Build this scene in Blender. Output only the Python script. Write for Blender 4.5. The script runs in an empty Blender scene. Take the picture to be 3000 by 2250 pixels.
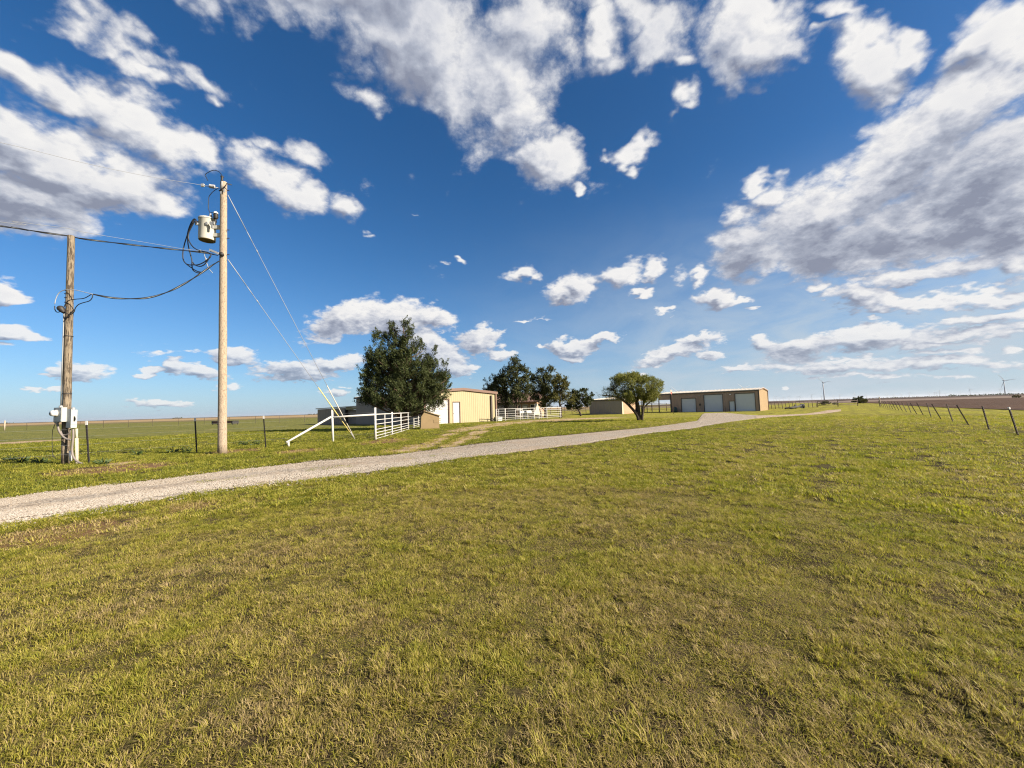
import bpy, bmesh, math, random
from mathutils import Vector, Matrix
import numpy as np

scene = bpy.context.scene
col = scene.collection
rad = math.radians
RNG = random.Random(11)

# ------------------------------------------------------------------ camera
CAM_H, FPX = 1.5, 1150.0                       # eye height (m), focal length in photo pixels (3000 wide)
PITCH, ROLL = rad(3.58), rad(1.64)
CAM = Vector((0, 0, CAM_H))
FWD = Vector((0, math.cos(PITCH), math.sin(PITCH)))
_r0, _u0 = Vector((1, 0, 0)), Vector((0, -math.sin(PITCH), math.cos(PITCH)))
RGT = _r0 * math.cos(ROLL) - _u0 * math.sin(ROLL)
UPV = _u0 * math.cos(ROLL) + _r0 * math.sin(ROLL)
cam_data = bpy.data.cameras.new('camera')
cam_data.sensor_width = 36
cam_data.lens = 36 * FPX / 3000
cam_data.clip_start, cam_data.clip_end = 0.05, 60000
cam = bpy.data.objects.new('camera', cam_data)
col.objects.link(cam)
cam.matrix_world = Matrix(((RGT.x, UPV.x, -FWD.x, CAM.x), (RGT.y, UPV.y, -FWD.y, CAM.y),
                           (RGT.z, UPV.z, -FWD.z, CAM.z), (0, 0, 0, 1)))
scene.camera = cam

def ray(px, py):
    return FWD + RGT * ((px - 1500) / FPX) + UPV * ((1125 - py) / FPX)
def at(px, py, z=0.0):
    """point of the flat ground (or level z) seen at a photo pixel"""
    d = ray(px, py)
    t = (z - CAM_H) / d.z
    return CAM + d * t
def at_y(px, py, Y):
    """point seen at a photo pixel at a given distance Y ahead"""
    d = ray(px, py)
    return CAM + d * (Y / d.y)
def horizon(px):
    return 1125 + FPX * math.tan(PITCH) / math.cos(ROLL) - (px - 1500) * math.tan(ROLL)

# ------------------------------------------------------------------ render look
vs = scene.view_settings
scene.display_settings.display_device = 'sRGB'
vs.view_transform, vs.look, vs.exposure, vs.gamma = 'Standard', 'None', 1.5, 1.0
vs.use_curve_mapping = False
scene.cycles.use_denoising = True
scene.cycles.denoising_prefilter = 'NONE'            # keeps the grain of grass and gravel
scene.cycles.filter_width = 1.15
scene.cycles.sample_clamp_direct, scene.cycles.sample_clamp_indirect = 0.42, 0.4
scene.cycles.max_bounces = 6
scene.cycles.diffuse_bounces = 3
scene.cycles.transparent_max_bounces = 8
scene.cycles.caustics_reflective = scene.cycles.caustics_refractive = False

# ------------------------------------------------------------------ sun
SUN_EL, SUN_BACK = rad(28), rad(18)            # height; how far behind the camera's right-hand side
SUN_DIR = Vector((math.cos(SUN_EL) * math.cos(SUN_BACK), -math.cos(SUN_EL) * math.sin(SUN_BACK), math.sin(SUN_EL)))
sun_data = bpy.data.lights.new('sun', 'SUN')
sun_data.energy, sun_data.angle, sun_data.color = 5.0, rad(0.53), (1.0, 0.87, 0.70)
sun = bpy.data.objects.new('sun', sun_data)
col.objects.link(sun)
sun.rotation_euler = (-SUN_DIR).to_track_quat('-Z', 'Y').to_euler()

# ------------------------------------------------------------------ node helper
class NT:
    def __init__(self, tree):
        self.t = tree
    def new(self, kind, **kw):
        n = self.t.nodes.new(kind)
        for k, v in kw.items():
            setattr(n, k, v)
        return n
    def put(self, sock, v):
        if hasattr(v, 'is_linked'):
            self.t.links.new(v, sock)
        elif v is not None:
            sock.default_value = v
    def m(self, op, a, b=None, c=None, clamp=False):
        n = self.new('ShaderNodeMath', operation=op, use_clamp=clamp)
        for i, v in enumerate((a, b, c)):
            if v is not None:
                self.put(n.inputs[i], v)
        return n.outputs[0]
    def v(self, op, a, b=None, scale=None):
        n = self.new('ShaderNodeVectorMath', operation=op)
        self.put(n.inputs[0], a)
        if b is not None:
            self.put(n.inputs[1], b)
        if scale is not None:
            self.put(n.inputs['Scale'], scale)
        return n.outputs['Value'] if op in ('LENGTH', 'DOT_PRODUCT', 'DISTANCE') else n.outputs['Vector']
    def noise(self, vec, scale, detail=4, rough=0.5, dist=0.0, out='Fac', dims='3D', lac=2.0, kind='FBM'):
        n = self.new('ShaderNodeTexNoise', noise_dimensions=dims, noise_type=kind)
        if vec is not None:
            self.put(n.inputs['Vector'], vec)
        for k, v in (('Scale', scale), ('Detail', detail), ('Roughness', rough), ('Distortion', dist), ('Lacunarity', lac)):
            self.put(n.inputs[k], v)
        return n.outputs[out]
    def ramp(self, f, lo, hi, a=0.0, b=1.0, smooth=True):
        n = self.new('ShaderNodeMapRange', interpolation_type='SMOOTHSTEP' if smooth else 'LINEAR')
        for i, v in enumerate((f, lo, hi, a, b)):
            self.put(n.inputs[i], v)
        return n.outputs[0]
    def mix(self, f, a, b, blend='MIX'):
        n = self.new('ShaderNodeMix', data_type='RGBA', blend_type=blend)
        self.put(n.inputs[0], f)
        self.put(n.inputs[6], a)
        self.put(n.inputs[7], b)
        return n.outputs[2]
    def xyz(self, x, y, z=0.0):
        n = self.new('ShaderNodeCombineXYZ')
        for i, v in enumerate((x, y, z)):
            self.put(n.inputs[i], v)
        return n.outputs[0]
    def sep(self, v):
        n = self.new('ShaderNodeSeparateXYZ')
        self.put(n.inputs[0], v)
        return n.outputs

def rgba(c):
    return (c[0], c[1], c[2], 1.0)

# ------------------------------------------------------------------ sky with broken cumulus
HAZE = 1.6e-5
SKY_STRENGTH = 0.05
# cloud masses: centre and half sizes (px of a 2212 wide print of the view), tilt, weight
CLOUDS = [
 (740,-25,430,105,0,1), (870,75,240,105,12,1), (650,30,190,65,15,.75), (975,150,160,70,38,.85), (770,190,75,45,20,.62),
 (1085,160,105,140,-10,1), (1135,60,120,140,0,1), (1110,250,85,95,25,1), (1190,330,70,62,0,1.15), (1245,390,15,16,0,.9),
 (420,5,160,32,10,.62), (1290,80,62,55,-40,.95), (1400,50,140,70,20,.75), (1420,110,100,70,10,.85), (1620,90,120,85,-30,1.2),
 (1690,110,70,40,0,1), (1570,160,60,45,-30,1), (1650,15,85,45,0,.9), (1475,145,55,30,0,.9), (1465,222,42,28,-20,.8), (1440,270,20,26,0,.6),
 (1388,312,46,30,10,.85), (1330,298,25,15,0,.62), (1388,352,18,12,0,.7),
 (1880,135,100,70,-15,1.2), (1975,110,60,38,-20,1), (1850,35,70,30,25,.75), (1775,80,40,18,-10,.7),
 (2165,100,110,65,-30,1.15), (2100,230,230,75,-35,1.1), (1950,340,260,80,-35,1.2), (2110,390,280,120,-27,1.15), (1770,460,180,80,-32,1.15),
 (1670,420,62,42,-20,1), (1630,395,34,22,-10,.95), (1600,470,60,50,0,.9), (1615,545,90,62,0,1.1), (1800,530,200,72,-8,1.15), (2000,480,260,85,-12,1.15), (2180,470,170,110,-10,1.15),
 (1960,600,160,26,-10,.9), (2080,570,130,40,-10,.9), (1850,648,75,30,0,1), (1960,655,170,20,-3,.95), (2140,640,120,18,-6,.85),
 (1780,620,26,12,0,.85), (2190,570,70,50,0,.9), (1885,688,20,8,0,.8),
 (1650,738,40,22,0,1), (1740,742,110,24,-6,1), (1890,728,190,26,-3,1), (2080,718,170,18,-3,.85), (2190,700,90,18,-8,.8),
 (1830,792,260,20,-1,.8), (2060,784,220,18,0,.8), (1990,742,230,14,-2,.8), (2110,688,140,22,-6,.9), (2030,660,120,16,-4,.85), (1700,765,70,12,0,.75), (1900,815,240,9,0,.7),
 (1800,775,220,12,0,.6), (2050,762,120,12,0,.75), (2180,755,50,10,0,.75),
 (60,130,110,48,35,1.05), (180,205,125,46,38,1.05), (300,275,120,62,38,1.05), (385,345,75,50,30,1),
 (40,290,95,66,22,1.25), (150,345,150,60,20,1.15), (230,395,150,58,10,1.1), (80,420,160,70,0,1.25), (120,478,130,38,0,.8), (330,420,75,40,15,.85),
 (170,50,110,34,30,.72), (290,110,115,34,30,.7), (405,170,110,34,30,.72), (330,165,80,26,30,.75), (440,215,36,26,30,.8),
 (540,370,85,40,35,.9), (625,415,85,42,30,.95), (665,355,62,36,0,.6), (742,462,50,34,15,1.05), (580,330,60,26,20,.6),
 (1120,598,45,18,8,1.05), (1255,622,55,28,-20,1.1), (1222,645,60,22,0,1.1), (1335,600,46,27,0,1.1), (1412,597,28,22,10,1), (1390,643,24,11,0,1),
 (1540,640,40,24,-5,1.1), (1580,645,38,9,0,.9), (1510,605,26,15,-30,.85), (1450,672,26,8,-8,.9), (1600,668,28,6,0,.85), (1468,610,20,28,0,.55),
 (755,690,95,38,-10,1.25), (865,688,105,34,5,1.25), (940,690,42,26,0,1.1), (930,750,85,42,28,1.15), (1040,735,46,34,10,1.2), (985,795,45,22,15,1.1), (1085,775,40,14,0,.95), (690,735,60,14,0,.7),
 (725,785,65,20,0,1.1), (650,800,95,22,0,1.1), (510,770,48,19,0,1.05), (440,808,60,18,0,1), (375,800,26,20,0,1.05), (325,805,34,11,0,.95),
 (170,802,85,20,0,1.05), (95,815,50,9,0,.8), (120,847,22,6,0,.7), (70,847,26,6,0,.75), (340,872,80,13,0,.95), (15,722,70,20,5,1.15), (0,635,52,26,10,1.15), (5,755,40,16,0,.7),
 (500,835,40,8,0,.6), (720,848,36,10,0,.75), (380,770,110,10,0,.55), (745,830,20,6,0,.6),
 (1215,742,28,20,0,1.1), (1250,748,36,16,0,1.05), (1300,736,62,11,-5,.95), (1180,750,16,7,0,.85), (1240,765,40,10,0,.8),
 (1450,762,100,18,-15,1), (1500,735,50,12,-20,1.05), (1535,765,34,14,0,.95), (1385,805,18,9,0,.8), (1420,790,14,7,0,.8), (1590,800,50,10,0,.75), (1700,835,12,6,0,.7), (1160,690,40,6,0,.6),
 (810,522,14,10,0,.75), (885,455,18,6,0,.6), (1000,565,14,7,0,.55), (965,580,12,6,0,.5), (1130,690,30,6,0,.55),
]
# shaded undersides: centre, half sizes, tilt, strength
SHADES = [(820,-30,420,110,5,.8), (930,60,160,110,15,.45), (1060,60,70,90,0,.25), (1430,60,120,70,0,.45), (1960,440,300,60,-30,.4), (1800,520,230,50,-12,.65),
          (2100,480,240,80,-14,.6), (2130,330,140,60,-30,.3), (1640,560,80,50,0,.55), (100,430,190,80,10,.4), (1960,625,90,16,0,.3), (1790,770,250,14,0,.4), (1850,685,80,10,0,.4)]
SC = 3000 / 2212
def azel(px, py):
    d = ray(px, py).normalized()
    return np.array((math.atan2(d.x, d.y), math.asin(d.z)))
def blob(cx, cy, rx, ry, ang, w):
    cx, cy, rx, ry = cx * SC, cy * SC, rx * SC, ry * SC
    c, s = math.cos(rad(ang)), math.sin(rad(ang))
    e = 1.0
    o = azel(cx, cy)
    a = (azel(cx + c * e, cy + s * e) - azel(cx - c * e, cy - s * e)) / 2 * rx
    b = (azel(cx - s * e, cy + c * e) - azel(cx + s * e, cy - c * e)) / 2 * ry
    U, S, _ = np.linalg.svd(np.column_stack((a, b)))
    return o, math.atan2(U[1, 0], U[0, 0]), S * 1.6, w
EDGE = 0.375                                    # height of a blob's cone at its drawn outline

def tile_group(bs, gs, idx):
    """one patch of sky: the clouds that reach into it, as a node group of its own"""
    t = bpy.data.node_groups.new('sky_patch', 'ShaderNodeTree')
    for nm, ty in (('P', 'NodeSocketVector'), ('P2', 'NodeSocketVector'), ('N1', 'NodeSocketFloat'), ('N2', 'NodeSocketFloat'),
                   ('Gap', 'NodeSocketFloat'), ('Zc', 'NodeSocketFloat'), ('Air', 'NodeSocketColor'), ('Big', 'NodeSocketFloat')):
        t.interface.new_socket(nm, in_out='INPUT', socket_type=ty)
    t.interface.new_socket('Sky', in_out='OUTPUT', socket_type='NodeSocketShader')
    g = NT(t)
    gi, go = g.new('NodeGroupInput'), g.new('NodeGroupOutput')
    P, P2, n1, n2, gap, zc, air, big = gi.outputs[:8]
    def field(blobs, pos):
        acc = None
        for o, r, S, w in blobs:
            mp = g.new('ShaderNodeMapping', vector_type='TEXTURE')
            g.put(mp.inputs[0], pos)
            mp.inputs['Location'].default_value = (o[0], o[1], 0)
            mp.inputs['Rotation'].default_value = (0, 0, r)
            mp.inputs['Scale'].default_value = (S[0], S[1], 1)
            gr = g.new('ShaderNodeTexGradient', gradient_type='SPHERICAL')
            g.put(gr.inputs[0], mp.outputs[0])
            c = gr.outputs['Fac'] if abs(w - 1) < 1e-3 else g.m('MULTIPLY', gr.outputs['Fac'], w)
            acc = c if acc is None else g.m('SMOOTH_MAX', acc, c, 0.12)
        return acc if acc is not None else 0.0
    def dens(f, n):
        return g.m('ADD', g.m('SUBTRACT', g.m('MULTIPLY', f, 1 / EDGE), 1.0), n)
    if bs is None:                              # outside the mapped part the cloud is placed by noise alone
        d1, d2, grey = g.m('ADD', big, n1), g.m('ADD', big, n2), g.ramp(big, 0.5, 1.4, 0.0, 0.4)
    else:
        d1, d2, grey = dens(field(bs, P), n1), dens(field(bs, P2), n2), field(gs, P)
    # sunlit rims and tops, grey where the layer is thick
    soft = g.ramp(zc, 0.05, 0.45, 0.42, 0.95)
    alpha = g.ramp(d1, g.m('MULTIPLY', soft, -0.42), g.m('MULTIPLY', soft, 0.95))
    lit = g.m('ADD', 0.58, g.m('MULTIPLY', g.m('SUBTRACT', d1, d2), 0.52), clamp=True)
    thick = g.ramp(d1, 0.7, 2.8)
    dark = g.m('ADD', g.m('MULTIPLY', grey, 0.95), g.m('MULTIPLY', thick, 0.10))
    dark = g.m('MULTIPLY', dark, g.ramp(d1, 0.2, 1.5))
    tone = g.m('SUBTRACT', lit, dark, clamp=True)
    tone = g.m('ADD', tone, g.m('MULTIPLY', g.m('SUBTRACT', gap, 0.5), 0.32), clamp=True)
    cr = g.new('ShaderNodeValToRGB')
    g.put(cr.inputs[0], tone)
    e = cr.color_ramp.elements
    e[0].position, e[0].color = 0.0, rgba((1.9, 2.1, 2.75))
    e[1].position, e[1].color = 1.0, rgba((6.5, 6.4, 6.3))
    x = e.new(0.35); x.color = rgba((3.15, 3.4, 4.05))
    x = e.new(0.65); x.color = rgba((4.9, 5.0, 5.35))
    far = g.ramp(zc, 0.0, 0.22, 0.25, 0.0, smooth=False)     # low clouds are seen through more air
    c = g.mix(far, cr.outputs[0], air)
    c = g.mix(alpha, air, c)
    bg = g.new('ShaderNodeBackground')
    g.put(bg.inputs[0], c)
    bg.inputs[1].default_value = SKY_STRENGTH
    g.put(go.inputs[0], bg.outputs[0])
    return t

def sky_tree(nt):
    g = NT(nt)
    nt.nodes.clear()
    B = [blob(*c) for c in CLOUDS]
    G = [blob(*c) for c in SHADES]
    def extent(b):
        o, r, S, w = b
        ex = math.hypot(S[0] * math.cos(r), S[1] * math.sin(r))
        ey = math.hypot(S[0] * math.sin(r), S[1] * math.cos(r))
        return o[0] - ex, o[0] + ex, o[1] - ey, o[1] + ey
    MARG = 0.07
    def pick(L, a0, a1, e0, e1):
        r = []
        for b in L:
            x0, x1, y0, y1 = extent(b)
            if x1 > a0 - MARG and x0 < a1 + MARG and y1 > e0 - MARG and y0 < e1 + MARG:
                r.append(b)
        return r
    A = [-1.05, -0.68, -0.40, -0.12, 0.12, 0.38, 0.62, 1.05]
    E = [-0.1, 0.14, 0.30, 0.86]
    tiles = [[tile_group(pick(B, A[i], A[i + 1], E[j], E[j + 1]), pick(G, A[i], A[i + 1], E[j], E[j + 1]), 0)
              for j in range(len(E) - 1)] for i in range(len(A) - 1)]
    rest = tile_group(None, None, 0)

    out = g.new('ShaderNodeOutputWorld')
    tc = g.new('ShaderNodeTexCoord').outputs['Generated']
    dx, dy, dz = g.sep(tc)
    zc = g.m('MAXIMUM', dz, -0.02)
    sky = g.new('ShaderNodeTexSky', sky_type='NISHITA')
    sky.sun_disc = False
    sky.sun_elevation = SUN_EL
    sky.sun_rotation = math.pi / 2 + SUN_BACK
    sky.altitude, sky.air_density, sky.dust_density, sky.ozone_density = 900, 1.0, 1.0, 5.0
    az = g.m('ARCTAN2', dx, dy)
    el = g.m('ARCSINE', dz)
    V = g.v('SCALE', tc, scale=g.m('DIVIDE', 1.0, g.m('ADD', zc, 0.42)))
    warp = g.v('SCALE', g.v('SUBTRACT', g.noise(V, 5.0, 4, 0.62, out='Color'), (0.5, 0.5, 0.5)), scale=0.22)
    wsc = g.m('ADD', 0.2, g.m('MULTIPLY', zc, 1.3))
    P = g.v('ADD', g.xyz(az, el, 0.0), g.v('SCALE', warp, scale=wsc))
    P2 = g.v('ADD', P, g.v('SCALE', (0.016, 0.022, 0.0), scale=g.m('ADD', 0.35, g.m('MULTIPLY', zc, 1.8))))
    V2 = g.v('ADD', V, g.v('SCALE', (0.05, -0.012, 0.045), scale=g.m('ADD', 0.4, zc)))
    def fbm(vec):
        a = g.m('MULTIPLY', g.m('SUBTRACT', g.noise(vec, 4.6, 10, 0.64, 0.30), 0.5), 2.5)
        b = g.m('SUBTRACT', g.m('MULTIPLY', g.m('ABSOLUTE', g.m('SUBTRACT', g.noise(vec, 11.0, 6, 0.6), 0.5)), 3.8), 0.28)
        return g.m('ADD', a, b)
    n1, n2 = fbm(V), fbm(V2)
    gap = g.noise(V, 13.0, 6, 0.65)
    big = g.m('MULTIPLY', g.m('SUBTRACT', g.noise(V, 1.6, 2, 0.5), 0.50), 6.0)
    # clear air: deep blue overhead, milky towards the horizon
    low = g.m('SUBTRACT', 1.0, g.m('MAXIMUM', zc, 0.0))
    air = g.v('SCALE', sky.outputs[0], scale=0.92)
    air = g.mix(g.m('MULTIPLY', g.m('POWER', low, 7.0), 0.62), air, (2.85, 3.95, 5.3, 1))
    # thin veil of cloud low on the sunward side
    band = g.m('MULTIPLY', g.ramp(az, -0.35, 0.75), g.ramp(zc, 0.50, 0.04))
    wisps = g.noise(g.v('MULTIPLY', V, (1.0, 1.0, 3.0)), 3.0, 7, 0.62, 0.6)
    veil = g.m('MULTIPLY', band, g.ramp(wisps, 0.30, 0.66, 0.35, 0.95))
    air = g.mix(veil, air, (3.95, 4.5, 5.0, 1))
    hs = g.new('ShaderNodeHueSaturation')
    g.put(hs.inputs['Color'], air)
    hs.inputs['Saturation'].default_value = 1.2
    air = hs.outputs[0]

    def place(t):
        n = g.new('ShaderNodeGroup')
        n.node_tree = t
        for i, v in enumerate((P, P2, n1, n2, gap, zc, air, big)):
            g.put(n.inputs[i], v)
        return n.outputs[0]
    def split(val, cuts, parts):
        """Mix Shader tree: only the patch a direction falls in is evaluated"""
        if len(parts) == 1:
            return parts[0]()
        k = len(parts) // 2
        a, b = split(val, cuts[:k - 1], parts[:k]), split(val, cuts[k:], parts[k:])
        mx = g.new('ShaderNodeMixShader')
        g.put(mx.inputs[0], g.m('GREATER_THAN', val, cuts[k - 1]))
        g.put(mx.inputs[1], a)
        g.put(mx.inputs[2], b)
        return mx.outputs[0]
    def columns(i):
        return lambda: split(el, E[1:-1], [(lambda j=j: place(tiles[i][j])) for j in range(len(E) - 1)])
    front = split(az, A[1:-1], [columns(i) for i in range(len(A) - 1)])
    mx = g.new('ShaderNodeMixShader')
    g.put(mx.inputs[0], g.m('MULTIPLY', g.m('LESS_THAN', g.m('ABSOLUTE', az), 1.04), g.m('LESS_THAN', el, 0.85)))
    g.put(mx.inputs[1], place(rest))
    g.put(mx.inputs[2], front)
    g.put(out.inputs['Surface'], mx.outputs[0])
world = bpy.data.worlds.new('World')
world.use_nodes = True
world.cycles.sampling_method = 'MANUAL'
world.cycles.sample_map_resolution = 256
sky_tree(world.node_tree)
scene.world = world

# ------------------------------------------------------------------ helpers: materials
def material(name, color, rough=0.6, var=0.12, scale=6.0, bump=0.0, bscale=40.0, metal=0.0, stretch=None, second=None, transl=0.0, spec=0.4, island=0.0, thresh=None):
    """procedural material: colour broken up by noise, optional second colour in blotches, optional bump"""
    m = bpy.data.materials.new(name)
    m.use_nodes = True
    g = NT(m.node_tree)
    b = m.node_tree.nodes['Principled BSDF']
    tc = g.new('ShaderNodeTexCoord').outputs['Object']
    if stretch:
        tc = g.v('MULTIPLY', tc, stretch)
    n = g.noise(tc, scale, 6, 0.6)
    f = g.ramp(n, 0.25, 0.75, 1 - var, 1 + var, smooth=False)
    c = g.v('SCALE', color[:3], scale=f)
    if second is not None:
        lo, hi = thresh or (0.48, 0.62)
        n2 = g.noise(tc, scale * 2.3, 7, 0.65)
        c = g.mix(g.ramp(n2, lo, hi), c, rgba(second))
    if island:
        ri = g.new('ShaderNodeNewGeometry').outputs['Random Per Island']
        c = g.v('SCALE', c, scale=g.ramp(ri, 0, 1, 1 - island, 1 + island, smooth=False))
    g.put(b.inputs['Base Color'], c)
    b.inputs['Roughness'].default_value = rough
    b.inputs['Metallic'].default_value = metal
    b.inputs['Specular IOR Level'].default_value = spec
    if bump:
        bn = g.new('ShaderNodeBump')
        bn.inputs['Strength'].default_value = bump
        bn.inputs['Distance'].default_value = 0.02
        g.put(bn.inputs['Height'], g.noise(tc, bscale, 5, 0.6))
        g.put(b.inputs['Normal'], bn.outputs[0])
    if transl:
        out = m.node_tree.nodes['Material Output']
        tr = g.new('ShaderNodeBsdfTranslucent')
        g.put(tr.inputs[0], c)
        mx = g.new('ShaderNodeMixShader')
        mx.inputs[0].default_value = transl
        g.put(mx.inputs[1], b.outputs[0])
        g.put(mx.inputs[2], tr.outputs[0])
        g.put(out.inputs['Surface'], mx.outputs[0])
    return m

M = {}
M['pole_new'] = material('pale_pole_wood', (.31, .25, .185), .9, .25, 5, .8, 30, stretch=(4, 4, 1.2), second=(.145, .105, .075), thresh=(.48, .66))
M['pole_old'] = material('weathered_pole_wood', (.19, .155, .11), .9, .3, 3, .9, 26, stretch=(5, 5, .5), second=(.055, .042, .03), thresh=(.47, .56))
M['galv'] = material('galvanised_steel', (.30, .31, .31), .5, .12, 9, metal=.3)
M['conduit'] = material('grey_conduit', (.16, .14, .13), .55, .12, 9)
M['greybox'] = material('grey_box_paint', (.36, .38, .37), .45, .06, 5, second=(.28, .29, .28), thresh=(.55, .8))
M['whitepaint'] = material('white_paint', (.62, .61, .58), .5, .05, 4, second=(.46, .42, .35), thresh=(.58, .8))
M['pvc'] = material('cream_pvc', (.56, .52, .40), .45, .05, 4)
M['tank'] = material('transformer_paint', (.44, .44, .40), .4, .05, 5, second=(.45, .44, .38), thresh=(.58, .8))
M['tankbase'] = material('transformer_underside', (.16, .12, .06), .7, .3, 8)
M['cable'] = material('black_cable', (.012, .013, .015), .5, .1)
M['bare'] = material('bare_aluminium', (.29, .30, .31), .5, .08, 8)
M['steelwire'] = material('steel_strand', (.20, .21, .23), .6, .1, 8)
M['yellow'] = material('yellow_guard', (.60, .50, .18), .5, .08, 5)
M['paleguard'] = material('pale_guard', (.45, .42, .37), .5, .1, 5)
M['iron'] = material('black_iron', (.02, .018, .017), .6, .3, 8)
M['porcelain'] = material('porcelain', (.30, .31, .33), .25, .05)
M['postdark'] = material('dark_post_paint', (.018, .016, .016), .65, .3, 10)
M['postrust'] = material('rusty_post', (.045, .035, .03), .75, .4, 12)
M['oldwood'] = material('grey_post_wood', (.30, .26, .20), .9, .3, 6, .5, 30)
M['rustpipe'] = material('rusty_pipe', (.07, .045, .035), .8, .35, 9)
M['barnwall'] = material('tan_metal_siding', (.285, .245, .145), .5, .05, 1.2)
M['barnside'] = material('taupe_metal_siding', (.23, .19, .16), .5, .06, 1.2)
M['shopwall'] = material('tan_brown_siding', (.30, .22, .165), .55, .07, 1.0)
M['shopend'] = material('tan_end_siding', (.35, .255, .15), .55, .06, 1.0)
M['shedwall'] = material('grey_shed_siding', (.25, .225, .20), .55, .06, 1.0)
M['trimpink'] = material('brown_trim_metal', (.125, .075, .055), .5, .08, 2)
M['trimdark'] = material('dark_trim_metal', (.055, .045, .04), .5, .1, 2)
M['cream'] = material('cream_trim', (.52, .46, .34), .5, .05, 2)
M['roofwhite'] = material('white_roof_metal', (.40, .37, .325), .5, .08, .8, second=(.34, .30, .26), thresh=(.55, .8))
M['door'] = material('white_door_paint', (.62, .62, .60), .45, .04, 2)
M['doorgrey'] = material('pale_door_paint', (.52, .56, .59), .45, .04, 2)
M['brick'] = material('tan_block', (.32, .21, .135), .85, .12, 5, .3, 30)
M['glass'] = material('dark_window_glass', (.02, .025, .03), .1, .1, spec=.8)
M['shingle'] = material('brown_shingle', (.15, .09, .07), .9, .25, 5, .6, 20)
M['binwall'] = material('tan_bin_plate', (.23, .165, .085), .65, .1, 2, second=(.24, .14, .07), thresh=(.6, .8))
M['binlid'] = material('bin_lid_plate', (.23, .165, .085), .6, .15, 3)
M['rust'] = material('rust_red', (.12, .05, .03), .85, .35, 6)
M['black'] = material('black_rubber', (.012, .012, .012), .7, .2)
M['greenplastic'] = material('dark_green_plastic', (.012, .04, .04), .5, .15)
M['red'] = material('faded_red_cloth', (.45, .12, .10), .8, .1)
M['turbine'] = material('turbine_paint', (.42, .43, .44), .5, .03, .01)
M['bark_cedar'] = material('cedar_bark', (.13, .085, .06), .95, .3, 5, .8, 14, stretch=(3, 3, .7))
M['bark_dark'] = material('dark_bark', (.05, .038, .03), .95, .35, 6, .8, 14)
M['cedar'] = material('cedar_foliage', (.050, .064, .021), .7, .4, .9, second=(.09, .088, .026), thresh=(.55, .75), transl=.22, island=.35, spec=.2)
M['cedar2'] = material('blue_cedar_foliage', (.054, .062, .021), .7, .3, .9, second=(.10, .095, .03), thresh=(.58, .78), transl=.2, island=.35, spec=.2)
M['cedar3'] = material('yellowish_cedar_foliage', (.095, .092, .024), .7, .3, .9, second=(.035, .042, .016), thresh=(.55, .72), transl=.22, island=.35, spec=.2)
M['mesquite'] = material('mesquite_foliage', (.165, .172, .036), .65, .25, 1.2, second=(.105, .12, .03), thresh=(.5, .7), transl=.3, island=.35, spec=.25)
M['broadleaf'] = material('broadleaf_foliage', (.050, .062, .022), .6, .3, 1.0, second=(.025, .034, .016), thresh=(.5, .7), transl=.25, island=.35, spec=.3)
M['weed'] = material('weed_leaf', (.045, .075, .02), .6, .25, 4, transl=.3, island=.3)
M['stone'] = material('limestone_chip', (.50, .44, .38), .9, .2, 20, island=.0)

# ------------------------------------------------------------------ helpers: objects
def link(o):
    col.objects.link(o)
    return o
def tag(o, label=None, cat=None, group=None, kind=None):
    for k, v in (('label', label), ('category', cat), ('group', group), ('kind', kind)):
        if v:
            o[k] = v
    return o
def thing(name, loc, label, cat, group=None, rz=0.0):
    o = bpy.data.objects.new(name, None)
    o.empty_display_size = 0.3
    o.location, o.rotation_euler = loc, (0, 0, rz)
    return tag(link(o), label, cat, group)
def origin(o):
    p = Vector((0, 0, 0))
    while o is not None:
        p += Vector(o.location)
        o = o.parent
    return p
def copy_tree(o, parent=None):
    c = o.copy()
    col.objects.link(c)
    if parent is not None:
        c.parent = parent
    for ch in list(o.children):
        copy_tree(ch, c)
    return c

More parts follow.
